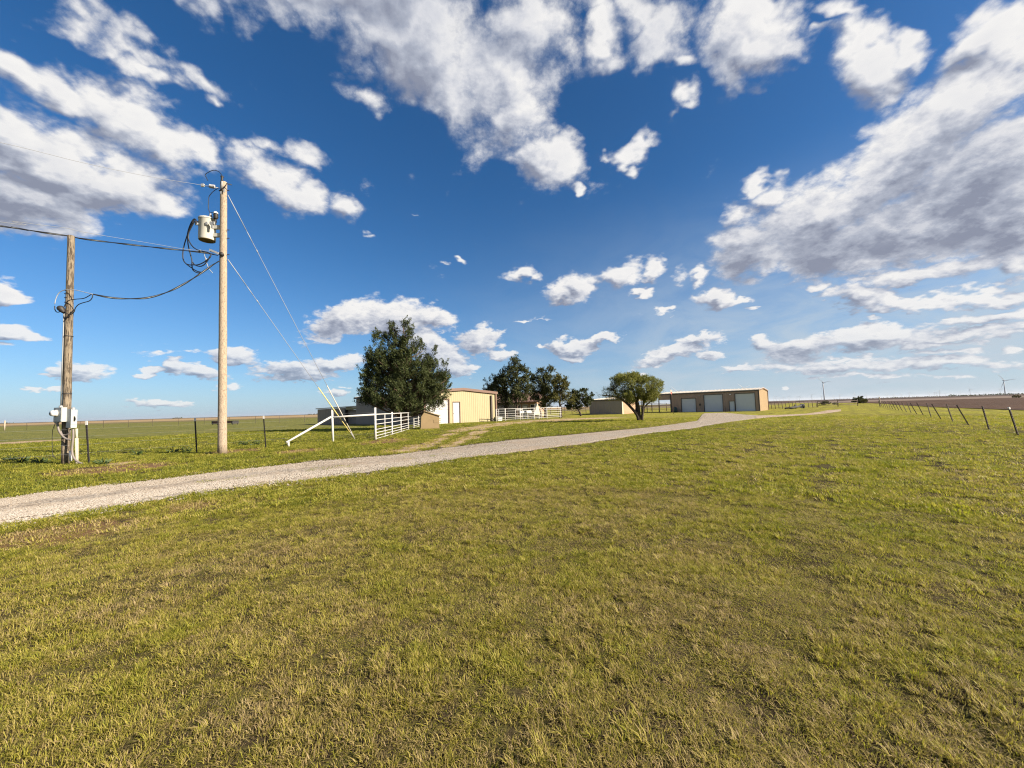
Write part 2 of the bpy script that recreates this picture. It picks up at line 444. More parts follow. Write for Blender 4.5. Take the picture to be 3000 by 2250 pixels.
class MB:
    """collects shapes given in world coordinates and links them as one mesh object"""
    def __init__(self):
        self.v, self.f, self.sm = [], [], []
    def add(self, verts, faces, smooth=False):
        k = len(self.v)
        self.v += [tuple(p) for p in verts]
        self.f += [tuple(i + k for i in f) for f in faces]
        self.sm += [smooth] * len(faces)
        return self
    def box(self, c, size, ax=None):
        """box centred at c with half axes from size along the three directions ax"""
        ax = ax or (Vector((1, 0, 0)), Vector((0, 1, 0)), Vector((0, 0, 1)))
        c = Vector(c)
        e = [Vector(a) * (s / 2) for a, s in zip(ax, size)]
        vs = [c + e[0] * i + e[1] * j + e[2] * k for i in (-1, 1) for j in (-1, 1) for k in (-1, 1)]
        return self.add(vs, [(0, 1, 3, 2), (4, 6, 7, 5), (0, 4, 5, 1), (2, 3, 7, 6), (0, 2, 6, 4), (1, 5, 7, 3)])
    def tube(self, pts, r, n=8, cap=True):
        """round tube through points; r is a number or one radius per point"""
        pts = [Vector(p) for p in pts]
        rs = [r] * len(pts) if isinstance(r, (int, float)) else list(r)
        vs, fs = [], []
        prev = None
        for i, p in enumerate(pts):
            d = (pts[min(i + 1, len(pts) - 1)] - pts[max(i - 1, 0)]).normalized()
            if prev is None:
                a = Vector((0, 0, 1)) if abs(d.z) < .9 else Vector((1, 0, 0))
                u = d.cross(a).normalized()
            else:
                u = (prev - d * prev.dot(d)).normalized()
            prev = u
            w = d.cross(u)
            for k in range(n):
                t = 2 * math.pi * k / n
                vs.append(p + (u * math.cos(t) + w * math.sin(t)) * rs[i])
        for i in range(len(pts) - 1):
            for k in range(n):
                a, b = i * n + k, i * n + (k + 1) % n
                fs.append((a, b, b + n, a + n))
        self.add(vs, fs, True)
        if cap:
            k = len(self.v) - len(vs)
            self.f += [tuple(k + j for j in range(n))[::-1], tuple(k + (len(pts) - 1) * n + j for j in range(n))]
            self.sm += [False, False]
        return self
    def lathe(self, base, prof, n=20, axis=Vector((0, 0, 1))):
        """prof: (radius, height) pairs turned about an axis"""
        axis = Vector(axis).normalized()
        a = Vector((1, 0, 0)) if abs(axis.x) < .9 else Vector((0, 1, 0))
        u = axis.cross(a).normalized()
        w = axis.cross(u)
        vs, fs = [], []
        for r, h in prof:
            for k in range(n):
                t = 2 * math.pi * k / n
                vs.append(Vector(base) + axis * h + (u * math.cos(t) + w * math.sin(t)) * max(r, 1e-4))
        for i in range(len(prof) - 1):
            for k in range(n):
                p, q = i * n + k, i * n + (k + 1) % n
                fs.append((p, q, q + n, p + n))
        return self.add(vs, fs, True)
    def prism(self, poly, d):
        """flat outline pushed along vector d"""
        poly = [Vector(p) for p in poly]
        n = len(poly)
        vs = poly + [p + Vector(d) for p in poly]
        fs = [tuple(range(n))[::-1], tuple(range(n, 2 * n))] + [(i, (i + 1) % n, (i + 1) % n + n, i + n) for i in range(n)]
        return self.add(vs, fs)
    def build(self, name, mat, parent=None):
        me = bpy.data.meshes.new(name)
        o0 = origin(parent) if parent is not None else Vector((0, 0, 0))
        me.from_pydata([(x - o0.x, y - o0.y, z - o0.z) for x, y, z in self.v], [], self.f)
        me.polygons.foreach_set('use_smooth', self.sm)
        me.materials.append(mat if not isinstance(mat, str) else M[mat])
        me.update()
        o = link(bpy.data.objects.new(name, me))
        if parent is not None:
            o.parent = parent
        return o

def spline(pts, n=6):
    """Catmull-Rom through points"""
    pts = [Vector(p) for p in pts]
    P = [pts[0] * 2 - pts[1]] + pts + [pts[-1] * 2 - pts[-2]]
    out = []
    for i in range(1, len(P) - 2):
        a, b, c, d = P[i - 1:i + 3]
        for k in range(n):
            t = k / n
            out.append(.5 * ((2 * b) + (c - a) * t + (2 * a - 5 * b + 4 * c - d) * t * t + (3 * b - a - 3 * c + d) * t ** 3))
    out.append(pts[-1])
    return out
def width_m(px, X, Y):
    """real width of an upright cylinder that is px wide in the photo"""
    return px / FPX * Y * (Y / math.hypot(X, Y))
def Z(px, py, Y):
    return at_y(px, py, Y).z
def proj(p):
    d = Vector(p) - CAM
    k = d.dot(FWD)
    return 1500 + FPX * d.dot(RGT) / k, 1125 - FPX * d.dot(UPV) / k
def zo4(x, y): return (820 + x * .29837, 920 + y * .2983)
def zo5(x, y): return (1380 + x * .27125, 1000 + y * .2711)
def zo6(x, y): return (1900 + x * .27125, 1060 + y * .2712)
def zo7(x, y): return (2400 + x * .27125, 1050 + y * .2712)
def zo2(x, y): return (x / 2.212, 900 + y / 2.212)
def zo1(x, y): return (x * .3394, 450 + y * .3394)
def zo3(x, y): return (120 + x * .1507, 1140 + y * .1507)
def zo8(x, y): return (500 + x * .1929, 480 + y * .1929)

# ------------------------------------------------------------------ ground
from mathutils import noise as mnoise
def H(x, y):
    """small unevenness of the lawn, dying out with distance"""
    k = max(0.0, min(1.0, (26 - math.hypot(x, y)) / 14))
    if k <= 0:
        return 0.0
    side = -(x + 7.0) * .689 + (y - 6.46) * .725
    rough = 1.0 if side < -1.2 else (.35 if side < 4 else .8)
    if -1.2 <= side < 0:
        rough = 1.0 - .65 * (side + 1.2) / 1.2
    return k * (0.020 * mnoise.noise((x * .9, y * .9, 3.1)) + rough * (0.026 * mnoise.noise((x * 2.1, y * 2.1, 7.7)) + .014 * mnoise.noise((x * 4.6, y * 4.6, 1.7))))

# driveway edges: photo row of the near and far edge for each photo column
NEAR_E = [(-700, 1650), (0, 1539), (253, 1500), (452, 1465), (723, 1424), (900, 1408), (1045, 1388), (1189, 1368), (1334, 1346), (1479, 1330),
          (1700, 1303), (1900, 1270), (2036, 1255), (2144, 1236), (2232, 1224)]
FAR_E = [(-700, 1525), (0, 1463), (226, 1433), (452, 1408), (678, 1379), (900, 1354), (1153, 1334), (1262, 1319), (1370, 1305), (1515, 1287),
         (1700, 1270.5), (1900, 1252.5), (1995, 1240), (2045, 1232), (2056, 1214), (2063, 1210), (2122, 1208.6), (2190, 1215), (2232, 1217.4)]
TRK_N = [(2200, 1228), (2264, 1222), (2388, 1214.6), (2430, 1210), (2466, 1204.5)]
TRK_F = [(2200, 1217.6), (2266, 1216.2), (2361, 1212.2), (2405, 1206), (2426, 1201.5), (2462, 1199.5)]
def interp(tab, x):
    return float(np.interp(x, [p[0] for p in tab], [p[1] for p in tab]))
def on_drive(x, y):
    """how far inside the driveway or track a ground point lies (photo rows; negative outside)"""
    px, py = proj((x, y, 0))
    a = -99.0
    if -700 < px < 2232:
        a = min(interp(NEAR_E, px) - py, py - interp(FAR_E, px))
    if 2200 < px < 2466:
        a = max(a, min(interp(TRK_N, px) - py, py - interp(TRK_F, px)))
    return a

# bare and dry patches: centre and half size in the photo, kind (0 = pale dirt, 1 = red soil, 2 = dry thatch)
def q4(x, y): return (900 + x * .3617, 1200 + y * .3617)
PATCH = []
def patch(px, py, rx, ry, kind):
    c, r, f, n = at(px, py), at(px + rx, py - rx * .0286), at(px, py - ry), at(px, py + ry)
    PATCH.append((c.x, c.y, (r - c).length * (1.7 if kind == 0 else 1.25), max((f - n).length / 2, .15) * (1.8 if kind == 0 else 1.25), math.atan2(r.y - c.y, r.x - c.x), kind))
for a in [(190, 1562, 200, 30, 1), (60, 1580, 120, 24, 1), (560, 1484, 70, 12, 1), (330, 1375, 170, 13, 1), (460, 1368, 110, 9, 2), (690, 1322, 70, 7, 1), (640, 1330, 40, 6, 2), (880, 1322, 70, 7, 1),
          (1131, 1293, 70, 9, 1), (1060, 1300, 60, 7, 2), (420, 1780, 130, 45, 2), (640, 1880, 120, 50, 2), (750, 2110, 120, 70, 2), (780, 1610, 60, 20, 2), (1090, 1800, 90, 40, 2),
          (2060, 1600, 120, 24, 2), (2330, 1770, 130, 26, 2), (2230, 1920, 120, 30, 2), (2120, 2100, 150, 60, 2), (2850, 1730, 180, 30, 2), (1960, 1800, 80, 40, 2), (370, 1356, 35, 3, 0), (60, 1296, 70, 3, 0), (1960, 1240, 50, 4, 2)]:
    patch(*a)
for x, y, rx, ry in [(770, 335, 120, 12), (900, 300, 110, 14), (1010, 270, 70, 10), (1090, 240, 60, 10), (1150, 205, 60, 10), (1230, 170, 80, 9), (1330, 150, 100, 8), (1480, 132, 110, 6), (1650, 110, 120, 5),
                     (1820, 98, 120, 4), (2000, 92, 120, 4), (1150, 292, 70, 9), (1230, 265, 60, 12), (1310, 230, 80, 13), (1370, 190, 60, 13), (1420, 178, 50, 8)]:
    px, py = q4(x, y)
    patch(px, py, rx * .3617, ry * .3617 * 1.15, 0)
for x, y, rx, ry in [(80, 935, 130, 16), (250, 905, 160, 13), (480, 880, 180, 10), (760, 858, 200, 8), (1050, 843, 220, 7), (1350, 832, 240, 6)]:
    px, py = zo5(x, y)
    patch(px, py, rx * .271, ry * .271, 0)

def patch_mask(g, pos, kinds):
    acc = None
    for x, y, rx, ry, rot, kind in PATCH:
        if kind not in kinds:
            continue
        mp = g.new('ShaderNodeMapping', vector_type='TEXTURE')
        g.put(mp.inputs[0], pos)
        mp.inputs['Location'].default_value = (x, y, 0)
        mp.inputs['Rotation'].default_value = (0, 0, rot)
        mp.inputs['Scale'].default_value = (rx, ry, 1)
        gr = g.new('ShaderNodeTexGradient', gradient_type='SPHERICAL')
        g.put(gr.inputs[0], mp.outputs[0])
        acc = gr.outputs['Fac'] if acc is None else g.m('MAXIMUM', acc, gr.outputs['Fac'])
    return acc

PA, PD = Vector((-7.0, 6.46)), Vector((18.0, 17.1)).normalized()     # line along the driveway: pasture beyond it
def ground_material():
    m = bpy.data.materials.new('grass_ground')
    m.use_nodes = True
    g = NT(m.node_tree)
    b = m.node_tree.nodes['Principled BSDF']
    b.inputs['Roughness'].default_value = 0.95
    b.inputs['Specular IOR Level'].default_value = 0.05
    pos = g.new('ShaderNodeTexCoord').outputs['Object']
    x, y, z = g.sep(pos)
    flat = g.xyz(x, y, 0.0)
    dist = g.v('LENGTH', flat)
    nb = g.noise(flat, 0.16, 4, 0.55)
    nm = g.noise(flat, 0.9, 5, 0.62)
    nf = g.noise(flat, 7.0, 6, 0.7)
    nx = g.noise(flat, 75.0, 5, 0.75)
    # sward seen from afar: streaky noise whose low spots get bump shade painted in
    sw = g.noise(g.v('MULTIPLY', flat, (1.0, 1.0, 1.0)), 2.2, 8, 0.72)
    soil = g.mix(g.ramp(nx, .3, .7), (.014, .011, .008, 1), (.055, .041, .024, 1))
    thatch = g.mix(g.ramp(nx, .3, .7), (.026, .022, .011, 1), (.095, .077, .038, 1))
    near = g.mix(g.ramp(g.m('ADD', nm, g.m('MULTIPLY', nf, .5)), .62, .88), soil, thatch)
    near = g.mix(g.m('MULTIPLY', g.ramp(nf, .45, .6), .55), near, (.085, .083, .022, 1))
    green = g.mix(g.ramp(nm, .35, .65), (.215, .215, .028, 1), (.275, .258, .038, 1))  # tone raised to stand in for low sun on upright blades
    green = g.mix(g.m('MULTIPLY', g.ramp(nb, .42, .62), .55), green, (.175, .15, .05, 1))
    green = g.mix(g.m('MULTIPLY', g.ramp(sw, .54, .40), .75), green, (.052, .052, .020, 1))  # dark streaks paint in the shade of lawn bumps
    # pasture beyond the driveway: cooler and rougher
    side = g.m('ADD', g.m('MULTIPLY', g.m('SUBTRACT', x, PA.x), -PD.y), g.m('MULTIPLY', g.m('SUBTRACT', y, PA.y), PD.x))
    past = g.mix(g.ramp(nm, .36, .64), (.115, .128, .032, 1), (.175, .165, .050, 1))
    past = g.mix(g.m('MULTIPLY', g.ramp(g.noise(g.v('MULTIPLY', flat, (.25, 1, 1)), .5, 6, .65), .56, .70), .8), past, (.22, .175, .085, 1))
    past = g.mix(g.m('MULTIPLY', g.ramp(sw, .54, .38), .7), past, (.042, .050, .018, 1))  # bump shade painted into the pasture by the same noise
    lowf = g.noise(g.v('MULTIPLY', flat, (.10, .42, 1)), .55, 6, .68)
    past = g.mix(g.m('MULTIPLY', g.ramp(lowf, .50, .36), .55), past, (.060, .072, .022, 1))
    past = g.mix(g.m('MULTIPLY', g.ramp(lowf, .56, .70), .6), past, (.21, .19, .075, 1))
    green = g.mix(g.m('MULTIPLY', g.ramp(side, 0.5, 4.0), g.ramp(x, 8.0, -4.0)), green, past)
    # mowing passes run parallel to the right-hand fence
    st = g.m('ADD', g.m('MULTIPLY', x, -.762), g.m('MULTIPLY', y, .647))
    stripe = g.m('SINE', g.m('ADD', g.m('MULTIPLY', st, 3.3), g.m('MULTIPLY', nb, 6.0)))
    green = g.mix(g.m('MULTIPLY', g.ramp(stripe, .2, 1.0), .20), green, (.075, .070, .024, 1))
    c = g.mix(g.ramp(dist, 18.0, 42.0), near, green)
    rag = g.m('MULTIPLY', g.m('SUBTRACT', g.m('ADD', nf, g.m('MULTIPLY', nm, .6)), .80), 1.3)
    for kinds, colr, k in (((2,), (.12, .09, .05, 1), .25), ((1,), (.19, .105, .062, 1), .6), ((0,), (.33, .25, .16, 1), .95)):
        pm = g.ramp(g.m('ADD', patch_mask(g, flat, kinds), rag), .20, .50)
        pc = g.mix(g.ramp(nx, .25, .75), tuple(v * .75 for v in colr[:3]) + (1,), tuple(v * 1.15 for v in colr[:3]) + (1,))
        c = g.mix(g.m('MULTIPLY', pm, k), c, pc)
    g.put(b.inputs['Base Color'], c)
    bn = g.new('ShaderNodeBump')
    bn.inputs['Strength'].default_value = 0.9
    bn.inputs['Distance'].default_value = 0.10
    hgt = g.m('ADD', g.m('MULTIPLY', sw, g.ramp(dist, 8, 30, .3, 1.4)), g.m('MULTIPLY', nx, .12))
    g.put(bn.inputs['Height'], hgt)
    g.put(b.inputs['Normal'], bn.outputs[0])
    return m
M['ground'] = ground_material()

def build_ground():
    xs = list(np.arange(-16, -7, .25)) + list(np.arange(-7, 11, .12)) + list(np.arange(11, 24.1, .25))
    ys = [-3, -1] + list(np.arange(.5, 11, .12)) + list(np.arange(11, 26.1, .25))
    xs = [-40000, -6000, -1200, -300, -90, -40, -24] + xs + [32, 50, 100, 300, 1200, 6000, 40000]
    ys = [-40000, -1200, -90, -20, -8] + ys + [34, 50, 90, 200, 600, 2000, 8000, 40000]
    V = [(x, y, H(x, y)) for y in ys for x in xs]
    n = len(xs)
    F = [(j * n + i, j * n + i + 1, (j + 1) * n + i + 1, (j + 1) * n + i) for j in range(len(ys) - 1) for i in range(n - 1)]
    mb = MB()
    mb.add(V, F, True)
    return tag(mb.build('ground', 'ground'), kind='structure')
build_ground()

def gravel_material(name, ca, cb, cc, gran):
    m = bpy.data.materials.new(name)
    m.use_nodes = True
    g = NT(m.node_tree)
    b = m.node_tree.nodes['Principled BSDF']
    b.inputs['Roughness'].default_value = 0.9
    b.inputs['Specular IOR Level'].default_value = 0.15
    pos = g.new('ShaderNodeTexCoord').outputs['Object']
    vo = g.new('ShaderNodeTexVoronoi')
    g.put(vo.inputs['Vector'], pos)
    vo.inputs['Scale'].default_value = gran
    rnd = g.sep(vo.outputs['Color'])[0]
    nb = g.noise(pos, .55, 5, .6)
    nm = g.noise(pos, 3.0, 6, .65)
    c = g.mix(g.ramp(rnd, .1, .9, smooth=False), ca, cb)
    c = g.mix(g.m('MULTIPLY', g.ramp(g.m('ADD', nb, g.m('MULTIPLY', nm, .5)), .68, .88), .75), c, cc)
    c = g.mix(g.ramp(vo.outputs['Distance'], .5, .8), c, (.16, .125, .095, 1))
    g.put(b.inputs['Base Color'], c)
    bn = g.new('ShaderNodeBump')
    bn.inputs['Strength'].default_value = 0.9
    bn.inputs['Distance'].default_value = 0.025
    g.put(bn.inputs['Height'], g.m('SUBTRACT', g.m('MULTIPLY', nm, .8), vo.outputs['Distance']))
    g.put(b.inputs['Normal'], bn.outputs[0])
    return m
M['gravel'] = gravel_material('gravel', (.225, .20, .168, 1), (.375, .34, .29, 1), (.31, .25, .185, 1), 26.0)
M['paledirt'] = gravel_material('pale_dirt', (.31, .245, .18, 1), (.42, .35, .27, 1), (.25, .18, .12, 1), 14.0)

def strip(name, near, far, x0, x1, n, lift, mat, across=9, jit=.12):
    """a ribbon of ground between two edges, slightly crowned, with ragged sides"""
    V, F = [], []
    for i in range(n + 1):
        px = x0 + (x1 - x0) * i / n
        a, b = at(px, interp(near, px)), at(px, interp(far, px))
        d = (b - a)
        w = d.length
        d.normalize()
        j = min(jit, w * .12)
        a = a + d * j * 2.0 * mnoise.noise((a.x * 1.3, a.y * 1.3, 1.0)) + d * j * mnoise.noise((a.x * 5, a.y * 5, 4.0))
        b = b + d * j * 2.6 * mnoise.noise((b.x * 1.1, b.y * 1.1, 2.0)) + d * j * mnoise.noise((b.x * 4, b.y * 4, 5.0))
        for k in range(across):
            t = k / (across - 1)
            p = a.lerp(b, t)
            edge = min(t, 1 - t) * (across - 1)
            z = lift + (.028 if edge >= 1 else -.012) + .012 * math.sin(t * math.pi)
            z -= .014 * (math.exp(-((t - .27) / .1) ** 2) + math.exp(-((t - .73) / .1) ** 2))      # wheel ruts
            V.append((p.x, p.y, H(p.x, p.y) + z + .008 * mnoise.noise((p.x * 3, p.y * 3, 0))))
    for i in range(n):
        for k in range(across - 1):
            q = i * across + k
            F.append((q, q + across, q + across + 1, q + 1))
    mb = MB()
    mb.add(V, F, True)
    return tag(mb.build(name, mat), kind='structure')
strip('gravel_driveway', NEAR_E, FAR_E, -700, 2232, 420, .0, 'gravel', 13)
strip('dirt_track', TRK_N, TRK_F, 2215, 2464, 60, .022, 'paledirt', 5, .15)

# fields out to the horizon
def field(name, pts, z, mat):
    mb = MB()
    mb.add([(x, y, z) for x, y in pts], [tuple(range(len(pts)))])
    return tag(mb.build(name, mat), kind='structure')
def soil_material(name, a, b, c, rows):
    m = bpy.data.materials.new(name)
    m.use_nodes = True
    g = NT(m.node_tree)
    bs = m.node_tree.nodes['Principled BSDF']
    bs.inputs['Roughness'].default_value = .95
    bs.inputs['Specular IOR Level'].default_value = .1
    pos = g.new('ShaderNodeTexCoord').outputs['Object']
    n1, n2 = g.noise(pos, .035, 5, .6), g.noise(pos, .9, 7, .7)
    cc = g.mix(g.ramp(n1, .35, .65), a, b)
    cc = g.mix(g.ramp(n2, .45, .68), cc, c)
    g.put(bs.inputs['Base Color'], cc)
    bn = g.new('ShaderNodeBump')
    bn.inputs['Strength'].default_value = rows
    bn.inputs['Distance'].default_value = .3
    g.put(bn.inputs['Height'], n2)
    g.put(bs.inputs['Normal'], bn.outputs[0])
    return m
M['ploughed'] = soil_material('ploughed_soil', (.055, .033, .023, 1), (.075, .044, .030, 1), (.040, .025, .018, 1), .8)
M['palefield'] = soil_material('pale_fallow', (.16, .125, .105, 1), (.13, .10, .082, 1), (.18, .14, .115, 1), .3)
M['stubble'] = soil_material('dry_grass', (.30, .215, .12, 1), (.25, .18, .10, 1), (.20, .15, .08, 1), .3)
M['darkfar'] = soil_material('far_dark_soil', (.05, .034, .03, 1), (.065, .042, .036, 1), (.04, .03, .027, 1), .2)
M['olive'] = soil_material('olive_pasture', (.15, .125, .06, 1), (.12, .105, .05, 1), (.17, .13, .065, 1), .3)
field('ploughed_field', [(60, 41), (45.5, 34.5), (58, 54), (78, 80), (96, 102), (122, 139), (152, 172), (330, 150), (330, 40), (150, 34)], .05, 'ploughed')
field('fallow_field', [(152, 172), (126, 146), (170, 235), (240, 340), (700, 330), (700, 120), (330, 150)], .06, 'palefield')
field('far_ploughed_field', [(170, 236), (60, 480), (900, 1500), (9000, 9000), (9000, 500), (700, 331), (240, 341)], .07, 'darkfar')
field('stubble_field', [(-420, 205), (-300, 230), (-150, 236), (-20, 232), (60, 300), (300, 1200), (-900, 1200), (-1600, 900)], .05, 'stubble')
field('olive_pasture', [(-420, 160), (-20, 160), (-20, 231), (-150, 235), (-300, 229), (-420, 204)], .04, 'olive')
field('far_dark_field', [(-1600, 901), (-900, 1201), (300, 1201), (900, 1501), (9000, 9001), (-9000, 9000), (-9000, 2500)], .07, 'darkfar')
field('olive_verge', [(60, 150), (110, 160), (165, 236), (60, 470), (20, 470), (20, 150)], .04, 'olive')

# ------------------------------------------------------------------ grass and gravel (countless: one object each)
def blade_mesh(name, n, radius, hmin, hmax, w, lean, mat, rng):
    V, F = [], []
    for i in range(n):
        a, r = rng.uniform(0, 2 * math.pi), radius * math.sqrt(rng.random())
        bx, by = r * math.cos(a), r * math.sin(a)
        h = rng.uniform(hmin, hmax)
        t = a + rng.uniform(-1.2, 1.2)
        ln = lean * rng.uniform(.3, 1.2) * h
        sx, sy = -math.sin(t + rng.uniform(-.6, .6)), math.cos(t)
        ww = w * rng.uniform(.7, 1.25) / 2
        k = len(V)
        mx, my = bx + math.cos(t) * ln * .35, by + math.sin(t) * ln * .35
        tx, ty = bx + math.cos(t) * ln, by + math.sin(t) * ln
        V += [(bx - sx * ww, by - sy * ww, -.01), (bx + sx * ww, by + sy * ww, -.01), (mx + sx * ww * .85, my + sy * ww * .85, h * .6), (mx - sx * ww * .85, my - sy * ww * .85, h * .6), (tx, ty, h)]
        F += [(k, k + 1, k + 2, k + 3), (k + 3, k + 2, k + 4)]
    me = bpy.data.meshes.new(name)
    me.from_pydata(V, [], F)
    me.materials.append(mat)
    return bpy.data.objects.new(name, me)
def grass_material():
    m = bpy.data.materials.new('grass_blade')
    m.use_nodes = True
    g = NT(m.node_tree)
    b = m.node_tree.nodes['Principled BSDF']
    out = m.node_tree.nodes['Material Output']
    at_ = g.new('ShaderNodeAttribute', attribute_type='INSTANCER', attribute_name='tint').outputs['Fac']
    ri = g.new('ShaderNodeNewGeometry').outputs['Random Per Island']
    t = g.m('ADD', at_, g.m('MULTIPLY', g.m('SUBTRACT', ri, .5), .55), clamp=True)
    cr = g.new('ShaderNodeValToRGB')
    g.put(cr.inputs[0], t)
    e = cr.color_ramp.elements
    e[0].position, e[0].color = 0.0, (.125, .142, .022, 1)
    e[1].position, e[1].color = 1.0, (.31, .235, .12, 1)
    for p, c in ((.3, (.215, .218, .026)), (.55, (.295, .27, .040)), (.78, (.34, .275, .085))):
        e.new(p).color = rgba(c)
    g.put(b.inputs['Base Color'], cr.outputs[0])
    b.inputs['Roughness'].default_value = .55
    b.inputs['Specular IOR Level'].default_value = .25
    tr = g.new('ShaderNodeBsdfTranslucent')
    g.put(tr.inputs[0], g.v('MULTIPLY', cr.outputs[0], (1.15, 1.3, .7)))
    mx = g.new('ShaderNodeMixShader')
    mx.inputs[0].default_value = .42
    g.put(mx.inputs[1], b.outputs[0])
    g.put(mx.inputs[2], tr.outputs[0])
    g.put(out.inputs['Surface'], mx.outputs[0])
    return m
M['grass'] = grass_material()

def scatter(name, protos, pos, rot, scl, idx, tint, label=None):
    """one object of instanced pieces on given points"""
    me = bpy.data.meshes.new(name)
    n = len(pos)
    me.vertices.add(n)
    me.vertices.foreach_set('co', np.asarray(pos, np.float32).ravel())
    for nm, ty, fld, arr in (('rot', 'FLOAT_VECTOR', 'vector', rot), ('scl', 'FLOAT_VECTOR', 'vector', scl), ('idx', 'INT', 'value', idx), ('tint', 'FLOAT', 'value', tint)):
        a = me.attributes.new(nm, ty, 'POINT')
        a.data.foreach_set(fld, np.asarray(arr, np.int32 if ty == 'INT' else np.float32).ravel())
    o = link(bpy.data.objects.new(name, me))
    t = bpy.data.node_groups.new(name, 'GeometryNodeTree')
    t.interface.new_socket('Geometry', in_out='INPUT', socket_type='NodeSocketGeometry')
    t.interface.new_socket('Geometry', in_out='OUTPUT', socket_type='NodeSocketGeometry')
    N, L = t.nodes.new, t.links.new
    gi, go = N('NodeGroupInput'), N('NodeGroupOutput')
    jn = N('GeometryNodeJoinGeometry')
    for p in reversed(protos):
        oi = N('GeometryNodeObjectInfo')
        oi.inputs['Object'].default_value = p
        oi.inputs['As Instance'].default_value = True
        L(oi.outputs['Geometry'], jn.inputs[0])
    def attr(nm, ty):
        a = N('GeometryNodeInputNamedAttribute')
        a.data_type = ty
        a.inputs['Name'].default_value = nm
        return a.outputs['Attribute']
    ip = N('GeometryNodeInstanceOnPoints')
    L(gi.outputs[0], ip.inputs['Points'])
    L(jn.outputs[0], ip.inputs['Instance'])
    ip.inputs['Pick Instance'].default_value = True
    L(attr('idx', 'INT'), ip.inputs['Instance Index'])
    L(attr('rot', 'FLOAT_VECTOR'), ip.inputs['Rotation'])
    L(attr('scl', 'FLOAT_VECTOR'), ip.inputs['Scale'])
    L(ip.outputs[0], go.inputs[0])
    md = o.modifiers.new('scatter', 'NODES')
    md.node_group = t
    return tag(o, kind='stuff')

